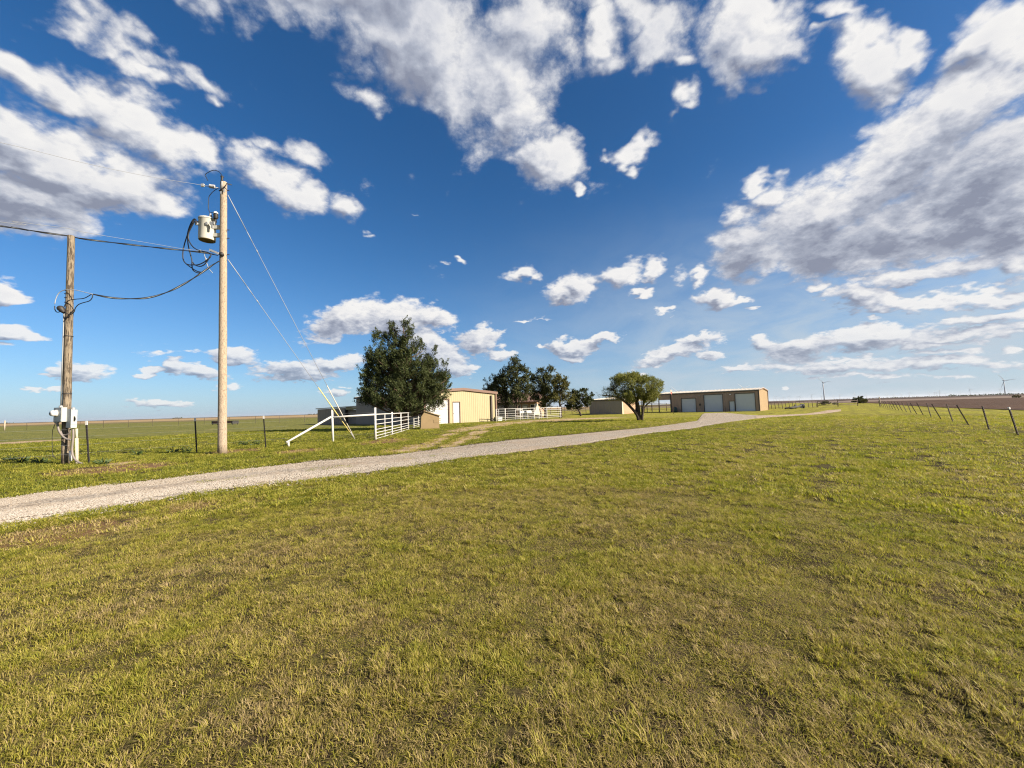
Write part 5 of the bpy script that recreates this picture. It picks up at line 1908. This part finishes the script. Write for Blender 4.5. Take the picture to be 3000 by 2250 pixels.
# guy wires to one ground anchor
GA = at(1041, 1289)
def guy(sx, sy, guard0, guard1, gm, label, zname):
    a = W8(sx, sy, 0)
    o = thing('guy_wire', a, label, 'guy wire')
    mb = MB()
    mb.tube([a, GA], .0105, 8)
    mb.build('strand', 'steelwire', o)
    def par(py):
        lo, hi = 0.0, 1.0
        for _ in range(40):
            m = (lo + hi) / 2
            if proj(a.lerp(GA, m))[1] < py:
                lo = m
            else:
                hi = m
        return lo
    g0, g1 = a.lerp(GA, par(guard0)), a.lerp(GA, par(guard1))
    mb = MB()
    mb.tube([g0, g1], .027, 10)
    mb.build('guard', gm, o)
    mb = MB()
    mb.tube([a.lerp(GA, .12), a.lerp(GA, .155)], .014, 6)
    mb.tube([a.lerp(GA, .18), a.lerp(GA, .19)], .02, 6)
    mb.build('grip', 'bare', o)
    mb = MB()
    mb.tube([a, a.lerp(GA, .115)], .014, 6)
    mb.build('pale_strand', 'bare', o)
    return o
guy(868, 470, zo4(0, 703)[1], zo4(0, 1213)[1], 'paleguard', 'upper guy wire from the pole top with a pale lower guard', 0)
guy(868, 1448, zo4(0, 722)[1], zo4(0, 1165)[1], 'yellow', 'lower guy wire from mid pole with a yellow lower guard', 0)
mb = MB()
gd = (W8(868, 1000) - GA).normalized()
mb.tube([GA - gd * .25, GA + gd * .5], .018, 6)
mb.lathe(GA + gd * .5, [(.02, 0), (.05, .02), (.05, .06), (.02, .08)], 8, gd)
o = mb.build('ground_anchor', 'galv')
tag(o, 'steel anchor rod in the grass where both guy wires end', 'anchor')

# ------------------------------------------------------------------ trees
def kites(c, d, L, W, rng):
    """leaf faces: centre c, direction d, length L, width W (numpy arrays) -> verts, faces"""
    n = len(c)
    r = rng.normal(size=(n, 3))
    s = np.cross(d, r)
    s /= np.linalg.norm(s, axis=1, keepdims=True) + 1e-9
    L, W = L[:, None], W[:, None]
    v = np.empty((n, 4, 3))
    v[:, 0] = c
    v[:, 1] = c + d * L * .45 + s * W * .5
    v[:, 2] = c + d * L
    v[:, 3] = c + d * L * .45 - s * W * .5
    return v.reshape(-1, 3), np.arange(n * 4).reshape(n, 4)
def leaf_object(name, verts, faces, mat, parent):
    o0 = np.array(origin(parent)) if parent is not None else np.zeros(3)
    me = bpy.data.meshes.new(name)
    me.vertices.add(len(verts))
    me.vertices.foreach_set('co', (verts - o0).astype(np.float32).ravel())
    n = len(faces)
    me.loops.add(n * 4)
    me.loops.foreach_set('vertex_index', faces.astype(np.int32).ravel())
    me.polygons.add(n)
    me.polygons.foreach_set('loop_start', np.arange(0, n * 4, 4, dtype=np.int32))
    me.materials.append(M[mat])
    me.update(calc_edges=True)
    o = link(bpy.data.objects.new(name, me))
    if parent is not None:
        o.parent = parent
    return o
def crown(base, rows, n_spray, per, slen, leaf, seed, up=.5, shell=.45, thr=-.25, gs=.55, flat=0.0, depth=.85, rad_=.10, bias=None, lump=.22, cluster=1, cr=.4):
    """sprays of leaves inside an outline; rows are (height, left, right) in metres from the base. Returns verts, faces, spray roots"""
    rng = np.random.default_rng(seed)
    rows = sorted(rows)
    hs = np.array([r[0] for r in rows]); ls = np.array([r[1] for r in rows]); rs = np.array([r[2] for r in rows])
    C, D, roots = [], [], []
    tries = 0
    wmax = (rs - ls).max()
    while len(roots) < n_spray and tries < n_spray * 30:
        tries += 1
        z = rng.uniform(hs[0], hs[-1])
        l, r_ = np.interp(z, hs, ls), np.interp(z, hs, rs)
        if rng.random() > ((r_ - l) / wmax) ** .9 + .05:
            continue
        a = rng.uniform(0, 2 * math.pi)
        u = shell + (1 - shell) * rng.random() ** .7
        hw = (r_ - l) / 2 * (1 + lump * (1.3 * mnoise.noise((math.cos(a) * 1.6 + seed, math.sin(a) * 1.6, z * 1.1)) + .7 * mnoise.noise((math.cos(a) * 4, math.sin(a) * 4 + seed, z * 3.0))))
        x, y = (l + r_) / 2 + hw * u * math.cos(a), hw * depth * u * math.sin(a)
        if bias and rng.random() > bias(x, z):
            continue
        p = Vector((x * gs, y * gs, z * gs * (1.6 if flat else 1)))
        if mnoise.noise((p.x + seed * 3.7, p.y, p.z)) + .5 * mnoise.noise((p.x * 2.3, p.y * 2.3 + seed, p.z * 2.3)) < thr:
            continue
        out0 = np.array([math.cos(a), math.sin(a), 0]) * .8 + np.array([0, 0, up])
        for q in range(cluster):
            out = out0 + rng.normal(size=3) * (.35 if cluster == 1 else .55)
            if flat:
                out[2] *= (1 - flat)
            out /= np.linalg.norm(out)
            root = np.array([x, y, z]) - out * slen * .5
            if q:
                root = root + rng.normal(size=3) * cr * np.array([1, 1, 1 - .6 * flat])
            roots.append((root + np.array(base), out))
            t = rng.random(per) ** .8
            jit = rng.normal(size=(per, 3)) * rad_ * slen / .5 * (1.25 - t[:, None]) * 1.1
            C.append(root + out * (t[:, None] * slen) + jit)
            dd = out * .8 + rng.normal(size=(per, 3)) * .65
            D.append(dd / np.linalg.norm(dd, axis=1, keepdims=True))
    C, D = np.concatenate(C) + np.array(base), np.concatenate(D)
    n = len(C)
    v, f = kites(C, D, leaf[0] * rng.uniform(.6, 1.35, n), leaf[1] * rng.uniform(.6, 1.35, n), rng)
    return v, f, roots
def px_rows(bx, by, Y, rows, conv):
    k = Y / FPX
    out = []
    for y, l, r in rows:
        sl, sy = conv(l, y)
        sr, _ = conv(r, y)
        out.append(((by - sy) * k, (sl - bx) * k, (sr - bx) * k))
    return out
def shrink(rows, k):
    return [(h, (l + r) / 2 - (r - l) / 2 * k, (l + r) / 2 + (r - l) / 2 * k) for h, l, r in rows]
def add_tree(name, label, bx, by, rows, conv, mat, bark, trunk_r, seed, group=None, Y=None, lean=0.0, n_spray=500, per=55, slen=.6, leaf=(.16, .07), trunk_top=.8, every=9, fit=1.0, tips=0, **kw):
    b = at(bx, by)
    if Y:
        b = at_y(bx, horizon(bx), Y); b.z = 0
    Y = b.y
    t = thing(name, b, label, 'tree', group)
    rw = shrink(px_rows(bx, by, Y, rows, conv), fit)
    top = max(r[0] for r in rw)
    v, f, roots = crown(b, rw, n_spray, per, slen, leaf, seed, **kw)
    if tips:
        kt = dict(kw, cluster=3, cr=.12, shell=.9, lump=.12, thr=-1, up=1.7, rad_=.042)
        v2, f2, r2 = crown(b, rw, tips, 60, slen * 1.9, leaf, seed + 1, **kt)
        v, f = np.concatenate((v, v2)), np.concatenate((f, f2 + len(v)))
    leaf_object('crown', v, f, mat, t)
    mid = [(r[1] + r[2]) / 2 for r in sorted(rw)]
    mb = MB()
    pts = []
    for i in range(9):
        q = i / 8 * trunk_top
        cx = np.interp(q * top, [0] + [r[0] for r in sorted(rw)], [0] + mid) * min(1, q * 1.2)
        pts.append(b + Vector((cx + .05 * mnoise.noise((i, seed, 0)) * top * .1, .05 * mnoise.noise((seed, i, 4)), top * q - (.1 if i == 0 else 0))))
    mb.tube(pts, [trunk_r * (1.35 if i == 0 else 1) * (1 - .85 * i / 8) + .02 for i in range(9)], 9)
    tr = mb.build('trunk', bark, t)
    mb = MB()
    for i, (rt, d) in enumerate(roots):
        if i % every:
            continue
        rt = Vector(rt)
        h = max(.25 * top * .5, (rt.z - b.z) - .35 * (rt - Vector((b.x, b.y, rt.z))).length)
        q = max(.05, min(1, h / (top * trunk_top)))
        a = pts[min(8, int(q * 8))]
        m_ = a.lerp(rt, .55) + UPZ * (-.12 * (rt - a).length * .3)
        mb.tube([a, m_, rt, rt + Vector(d) * slen * .7], [trunk_r * .28 + .01, trunk_r * .16 + .01, .015, .006], 5)
    if mb.v:
        mb.build('branches', bark, t)
    return t
# cedars: each a bundle of pointed boughs with tips of their own
def bough_tree(label, bx, by, cones, conv, mat, bark, seed, Y=None, dens=62, per=46, slen=.62, leaf=(.14, .05), flat=0.0, trunk=.36, up=1.25, thr=-.62, cr=.2, cluster=4):
    b = at(bx, by)
    if Y:
        b = at_y(bx, horizon(bx), Y); b.z = 0
    Y = b.y
    t = thing('cedar_tree', b, label, 'tree')
    V, F, R, k0 = [], [], [], 0
    m2 = (Y / FPX * .27 / .0076) ** 2 * (1 if conv is zo5 else 1.2)
    for i, (ax, ay, byy, hw, dy) in enumerate(cones):
        rows = [(ay, ax - 5, ax + 5), (ay + (byy - ay) * .12, ax - hw * .36, ax + hw * .36), (ay + (byy - ay) * .40, ax - hw * .68, ax + hw * .68), (ay + (byy - ay) * .8, ax - hw, ax + hw), (byy, ax - hw * .6, ax + hw * .6)]
        rw = px_rows(bx, by, Y, rows, conv)
        area = (rw[0][0] - rw[-1][0]) * (rw[3][2] - rw[3][1]) / 5.2
        v, f, r = crown(b + Vector((0, dy, 0)), rw, int(dens * area) + 20, per, slen, leaf, seed + i, up=up, shell=.45, thr=thr, gs=.9, rad_=.055, lump=.3, cluster=cluster, cr=cr, depth=.9, flat=flat)
        V.append(v); F.append(f + k0); k0 += len(v); R += r
    leaf_object('crown', np.concatenate(V), np.concatenate(F), mat, t)
    top = max(v[:, 2].max() for v in V)
    tk = [b + Vector((.04 * i * (i % 3 - 1), 0, top * h - (.1 if i == 0 else 0))) for i, h in enumerate((0, .08, .19, .32, .46, .63, .8))]
    mb = MB()
    mb.tube(tk, [trunk * q for q in (1, .78, .7, .58, .44, .28, .1)], 10)
    mb.build('trunk', bark, t)
    mb = MB()
    for i, (rt, d) in enumerate(R):
        if i % 14:
            continue
        rt = Vector(rt)
        h = max(top * .1, rt.z - .5 * math.hypot(rt.x - b.x, rt.y - b.y))
        a_ = Vector((b.x, b.y, min(top * .78, h)))
        mb.tube([a_, a_.lerp(rt, .55) - UPZ * .1, rt, rt + Vector(d) * .4], [.07, .045, .02, .006], 5)
    mb.build('branches', bark, t)
    return t
bough_tree('large dense dark cedar in front of the tan barn', 1187, 1257,
  [(1085, 55, 560, 135, .3), (1250, 75, 600, 150, -.4), (1165, 120, 520, 110, .9), (965, 165, 640, 100, -.3), (1395, 235, 700, 130, .2), (1530, 335, 800, 120, -.2), (1615, 480, 820, 62, .3), (905, 320, 740, 85, .5),
   (1455, 400, 840, 120, .9), (850, 600, 870, 62, .1), (960, 420, 880, 120, -1.0), (1100, 330, 930, 180, -1.3), (1290, 330, 950, 190, -1.2), (1430, 520, 960, 140, -1.0), (1560, 600, 905, 85, -.5), (1010, 480, 890, 140, 1.2),
   (1200, 430, 950, 190, 1.5), (1390, 480, 930, 160, 1.3), (905, 690, 880, 80, -.9), (1180, 250, 700, 170, .2)], zo4, 'cedar', 'bark_cedar', 300, dens=74)
far_k = dict(dens=36, per=44, slen=.85, leaf=(.20, .075), up=.8, flat=.25, trunk=.24, thr=-.35, cr=.28, cluster=5)
bough_tree('leftmost cedar of the row beside the barn corner', 1484, 1224,
  [(290, 236, 430, 48, 0), (235, 370, 560, 58, .3), (335, 290, 560, 66, -.3), (205, 460, 640, 45, 0), (290, 470, 700, 105, -.5), (385, 510, 690, 55, .3), (300, 330, 560, 70, .8)], zo5, 'cedar2', 'bark_dark', 400, Y=58, **far_k)
bough_tree('tallest cedar of the row with layered boughs by the house', 1513, 1225,
  [(535, 172, 310, 48, 0), (445, 208, 350, 55, .2), (495, 185, 430, 85, -.3), (600, 290, 420, 52, .2), (395, 295, 480, 62, -.2), (550, 350, 600, 100, -.6), (440, 420, 640, 75, .4), (615, 390, 560, 48, 0), (510, 470, 670, 105, -.8)], zo5, 'cedar2', 'bark_dark', 430, Y=57, **far_k)
bough_tree('broad dark cedar third in the row before the house window', 1597, 1223,
  [(862, 272, 390, 40, 0), (715, 290, 440, 52, .2), (790, 290, 520, 80, -.2), (690, 420, 640, 52, .1), (865, 390, 610, 55, -.3), (780, 450, 705, 115, -.7), (900, 500, 660, 32, 0), (790, 400, 640, 90, .8)], zo5, 'cedar2', 'bark_dark', 460, Y=59, **far_k)
bough_tree('slim yellowish cedar at the right end of the white fence', 1642, 1222,
  [(975, 332, 470, 50, 0), (918, 375, 520, 36, .1), (1030, 385, 530, 38, -.1), (970, 440, 640, 72, -.3), (1065, 540, 645, 50, .1), (925, 520, 630, 40, .2)], zo5, 'cedar3', 'bark_dark', 490, Y=56.5, **far_k)
add_tree('small_tree', 'small round broadleaf tree with gaps left of the grey shed', 1701.5, 1218.5,
         [(525, 1100, 1280), (560, 1070, 1312), (600, 1060, 1312), (630, 1080, 1335), (670, 1030, 1290), (700, 1025, 1270), (725, 1040, 1130)],
         zo5, 'broadleaf', 'bark_dark', .13, 56, n_spray=230, per=42, slen=.55, leaf=(.20, .13), up=.2, thr=-.02, gs=.95, trunk_top=.62, every=4)

# the mesquite: several stems, umbrella crown, thin on its left
mb_ = at(1874, 1232)
MY = mb_.y
mesq = thing('mesquite_tree', mb_, 'spreading mesquite tree with several dark stems on the lawn', 'tree')
def mq(x, y): return (1680 + x * .13563, 1120 + y * .13556)
stems = [([(1415, 832), (1370, 700), (1240, 540), (1100, 410), (1000, 340), (850, 300), (640, 285)], .15, -.2), ([(1000, 340), (900, 230), (820, 150), (720, 130)], .05, -.3),
         ([(1420, 832), (1375, 640), (1345, 400), (1300, 210), (1240, 60)], .13, .5), ([(1435, 810), (1405, 520), (1385, 380), (1430, 160), (1500, 0)], .14, -.2),
         ([(1475, 832), (1500, 600), (1530, 400), (1600, 200), (1680, 60)], .13, -.5), ([(1515, 560), (1610, 460), (1720, 380), (1840, 280)], .06, -.1), ([(1530, 400), (1480, 200), (1400, 40)], .06, .6), ([(1240, 540), (1190, 380), (1120, 220)], .05, .3)]
sp = []
for pts, r0, off in stems:
    n = len(pts)
    P = [at_y(*mq(x, y), MY + off * (i / (n - 1)) * 2 + (.05 * off)) for i, (x, y) in enumerate(pts)]
    if pts[0][1] > 800:
        P[0].z = -.05
    P = spline(P, 3)
    mb = MB()
    mb.tube(P, [r0 * (1.25 if i == 0 else 1) * (1 - .75 * i / (len(P) - 1)) + .012 for i in range(len(P))], 8)
    mb.build('stem', 'bark_dark', mesq)
    sp += P[len(P) // 2:]
R1_ = px_rows(1874, 1232, MY, [(350, 1640, 1840), (385, 1555, 1900), (430, 1580, 2025), (470, 1560, 2085), (520, 1560, 2090), (560, 1580, 2080), (600, 1600, 2060), (640, 1680, 2040), (668, 1740, 1990)], zo5)
R2_ = px_rows(1874, 1232, MY, [(480, 1500, 1600), (530, 1430, 1610), (570, 1370, 1640), (605, 1385, 1660), (630, 1460, 1650)], zo5)
v1, f1_, ra = crown(mb_, R1_, 860, 60, .55, (.10, .042), 71, up=.55, shell=.2, thr=.14, gs=1.1, rad_=.11, lump=.32)
v2, f2_, rb2 = crown(mb_, R2_, 85, 34, .5, (.08, .03), 72, up=.35, shell=.1, thr=-.3, gs=1.2, rad_=.13)
leaf_object('crown', np.concatenate((v1, v2)), np.concatenate((f1_, f2_ + len(v1))), 'mesquite', mesq)
mb = MB()
for i, (rt, d) in enumerate(ra + rb2):
    if i < len(ra) and i % 5:
        continue
    rt = Vector(rt)
    a = min(sp, key=lambda p: (p - rt).length)
    mb.tube([a, a.lerp(rt, .5) + UPZ * .06, rt + Vector(d) * .3], [.022, .014, .005], 4)
mb.build('branches', 'bark_dark', mesq)

# bushes and scrub beyond
def bush(name, label, px0, px1, ytop, by, mat, seed, n=60, trunk=True, cat='bush'):
    bx = (px0 + px1) / 2
    b = at(bx, by)
    k = b.y / FPX
    w2, h = (px1 - px0) / 2 * k, (by - ytop) * k
    t = thing(name, b, label, cat)
    rows = [(h * .12, -w2 * .7, w2 * .7), (h * .35, -w2, w2), (h * .7, -w2 * .75, w2 * .85), (h, -w2 * .25, w2 * .3)]
    v, f, roots = crown(b, rows, n, 45, h * .30, (h * .14, h * .075), seed, up=.5, shell=.3, thr=-.35, gs=2.0 / h, rad_=.13)
    leaf_object('foliage', v, f, mat, t)
    mb = MB()
    for q in range(3):
        mb.tube([b + Vector(((q - 1) * .12 * h, 0, -.05)), b + Vector(((q - 1) * .3 * h, .1, h * .5))], [h * .05, h * .02], 6)
    mb.build('stem', 'bark_dark', t)
    return t
bush('round_bush', 'dark round bush standing alone at the end of the lawn', 2498, 2538, 1163, 1181.5, 'broadleaf', 81, 90)
bush('low_bush', 'small green bush right of the lone round bush', 2518, 2540, 1170, 1182, 'cedar3', 85, 40)
bush('scrub_bush', 'grey green scrub bush behind the rail gate below a turbine', 2402, 2432, 1175, 1186, 'broadleaf', 82, 70)
bush('scrub_bush', 'reddish brown scrub bush far out on the ploughed field', 2968, 2990, 1157.5, 1165.5, 'cedar3', 83, 50)
bush('scrub_bush', 'low scrub bush right of the rail gate by the track end', 2436, 2456, 1179, 1186.5, 'weed', 84, 40)
rng = np.random.default_rng(4)
C, D = [], []
for px0, px1, Yd, hh, n in ((2780, 3120, 1900, 6, 900), (2600, 2780, 2600, 4, 260), (505, 535, 2300, 7, 60), (900, 935, 2200, 5, 60), (-60, 40, 2400, 4, 60), (2440, 2600, 3000, 4, 120)):
    for i in range(n):
        px = rng.uniform(px0, px1)
        p = at_y(px, horizon(px), Yd + rng.uniform(-60, 60))
        lump = max(0, mnoise.noise((px * .05, 3, 0)) + .45)
        C.append((p.x, p.y, rng.random() ** 1.5 * hh * (.3 + lump)))
        D.append(rng.normal(size=3) + (0, 0, .6))
C, D = np.array(C), np.array(D)
D /= np.linalg.norm(D, axis=1, keepdims=True)
v, f = kites(C, D, rng.uniform(3, 6, len(C)), rng.uniform(2.5, 5, len(C)), rng)
tag(leaf_object('distant_treeline', v, f, 'broadleaf', None), kind='stuff')

# weeds along the left fence
WEEDS = [(718, 1306, .34, 'leafy weed by the fence, nearer the white foot post'), (752, 1304, .30, 'leafy weed just left of the third T-post'), (511, 1328, .30, 'leafy weed midway between first and second T-posts'),
         (398, 1334, .26, 'low weed right of the first T-post'), (300, 1362, .26, 'weed beside the foot of the first T-post'), (120, 1358, .26, 'weed in the pole shadow just left of the weathered pole'),
         (60, 1357, .30, 'weed in the pole shadow near the left picture edge'), (545, 1326, .24, 'weed just left of the second T-post'), (24, 1352, .26, 'leftmost weed in the pole shadow')]
for i, (px, py, h, lab) in enumerate(WEEDS):
    b = at(px, py)
    t = thing('weed', b, lab, 'weed', 'weeds along the wire fence')
    n = 60
    r = np.random.default_rng(100 + i)
    a = r.uniform(0, 6.28, n)
    d = np.stack((np.cos(a), np.sin(a), r.uniform(.2, 1.4, n)), 1)
    d /= np.linalg.norm(d, axis=1, keepdims=True)
    c = np.array(b) + d * (r.random((n, 1)) * h * .8)
    v, f = kites(c, d + r.normal(size=(n, 3)) * .2, r.uniform(.08, .17, n), r.uniform(.03, .06, n), r)
    leaf_object('leaves', v, f, 'weed', t)
    mb = MB()
    for q in range(4):
        mb.tube([b - UPZ * .02, b + Vector(d[q]) * h], [.006, .003], 4)
    mb.build('stem', 'weed', t)

# ------------------------------------------------------------------ wind turbines
def turbine(loc, label):
    t = thing('wind_turbine', loc, label, 'wind turbine', 'wind turbines on the plain')
    o = Vector(loc)
    mb = MB()
    mb.tube([o + UPZ * -2, o + UPZ * 40, o + UPZ * 80], [2.3, 1.9, 1.35], 14)
    mb.build('tower', 'turbine', t)
    mb = MB()
    mb.box(o + Vector((0, 1.5, 81)), (3.4, 9, 3.6))
    mb.box(o + Vector((0, 5.0, 83.2)), (1.6, 1.6, .8))
    mb.build('nacelle', 'turbine', t)
    mb = MB()
    mb.lathe(o + Vector((0, -3, 81)), [(1.6, 0), (1.8, .8), (1.5, 2.0), (.8, 2.9), (0, 3.2)], 12, Vector((0, -1, 0)))
    mb.build('hub', 'turbine', t)
    mb = MB()
    prof = [(0, .9, .9), (5, 1.0, .8), (10, 1.6, .55), (25, 1.1, .35), (40, .65, .2), (49, .3, .1)]
    V, F = [], []
    for z, w_, th in prof:
        V += [(-w_ * .8, -th, z), (w_, -th * .3, z), (w_ * .9, th * .3, z), (-w_ * .8, th, z)]
    for i in range(len(prof) - 1):
        for k_ in range(4):
            a, b = i * 4 + k_, i * 4 + (k_ + 1) % 4
            F.append((a, b, b + 4, a + 4))
    F.append((20, 21, 22, 23))
    mb.add(V, F)
    bl = mb.build('blade', 'turbine')
    bl.parent = t
    bl.location = (0, -4.5, 81)
    for k_ in range(2):
        c = bl.copy()
        col.objects.link(c)
        c.parent = t
    return t
def set_rotor(t, deg, size=1.0):
    k_ = 0
    for ch in t.children:
        if ch.name.startswith('blade'):
            ch.location = (0, -4.5, 81)
            ch.rotation_euler = (0, rad(deg + 120 * k_), 0)
            ch.scale = (size, size, size)
            k_ += 1
NUM = 'first second third fourth fifth sixth seventh eighth ninth tenth eleventh twelfth thirteenth fourteenth fifteenth sixteenth seventeenth eighteenth nineteenth twentieth twenty-first twenty-second twenty-third twenty-fourth twenty-fifth twenty-sixth twenty-seventh twenty-eighth'.split()
BIG = [(2415, 50, -42, .1, 'wind turbine rising behind the scrub bush right of the shop'), (2945, 41, -36, .25, 'largest looking wind turbine above the ploughed field at far right'),
       (2179, 41, -50, .3, 'wind turbine half hidden behind the shop roof, nearer its right end'), (1985, 36, -46, .2, 'wind turbine half hidden behind the shop roof beside the flag mast'), (2843, 17, -28, .2, 'middle sized wind turbine left of the largest one'),
       (2664.6, 13.5, -8, .1, 'mid distance wind turbine standing between lone bush and largest turbine')]
SMALL = [2248, 2267, 2274, 2283, 2295, 2312, 2335, 2343, 2379, 2407, 2443, 2461, 2503, 2528, 2539, 2572, 2599, 2619, 2723, 2739, 2745, 2753, 2813, 2931, 2957, 2770, 2642, 2860]
SMALLH = {2274: 13, 2312: 12, 2343: 11, 2379: 15, 2461: 13, 2503: 14, 2461.5: 12, 2599: 11, 2619: 10, 2723: 11, 2739: 12, 2745: 11, 2753: 16, 2813: 11, 2931: 14, 2957: 10}
proto = None
for px, hp, rot, yaw, lab in BIG:
    Y = 80 * FPX / hp
    d = ray(px, horizon(px))
    loc = Vector((d.x / d.y * Y, Y, 0))
    if proto is None:
        proto = t = turbine(loc, lab)
    else:
        t = copy_tree(proto)
        t.location = loc
        t['label'] = lab
    t.rotation_euler.z = yaw - math.atan2(loc.x, loc.y) * .6
    set_rotor(t, rot, {2415: .66, 2179: .85}.get(px, 1.0))
for i, px in enumerate(sorted(SMALL)):
    Y = 80 * FPX / SMALLH.get(px, 8.5 + (i * 7 % 5) * .5)
    d = ray(px, horizon(px))
    t = copy_tree(proto)
    t.location = (d.x / d.y * Y, Y, 0)
    t.rotation_euler.z = .2 - math.atan2(d.x, d.y) * .6 + RNG.uniform(-.2, .2)
    t['label'] = 'tiny far wind turbine on the horizon, %s one right of the shop' % NUM[i]
    set_rotor(t, RNG.uniform(0, 120))


# ------------------------------------------------------------------ air
hz = MB()
hz.box((0, 0, 74), (90000, 90000, 150))
m = bpy.data.materials.new('haze')
m.use_nodes = True
g = NT(m.node_tree)
m.node_tree.nodes.remove(m.node_tree.nodes['Principled BSDF'])
pv = g.new('ShaderNodeVolumePrincipled')
pv.inputs['Color'].default_value = (.86, .91, 1.0, 1)
pv.inputs['Density'].default_value = HAZE
pv.inputs['Anisotropy'].default_value = 0.3
m.node_tree.links.new(pv.outputs[0], m.node_tree.nodes['Material Output'].inputs['Volume'])
tag(hz.build('haze', m), kind='stuff')
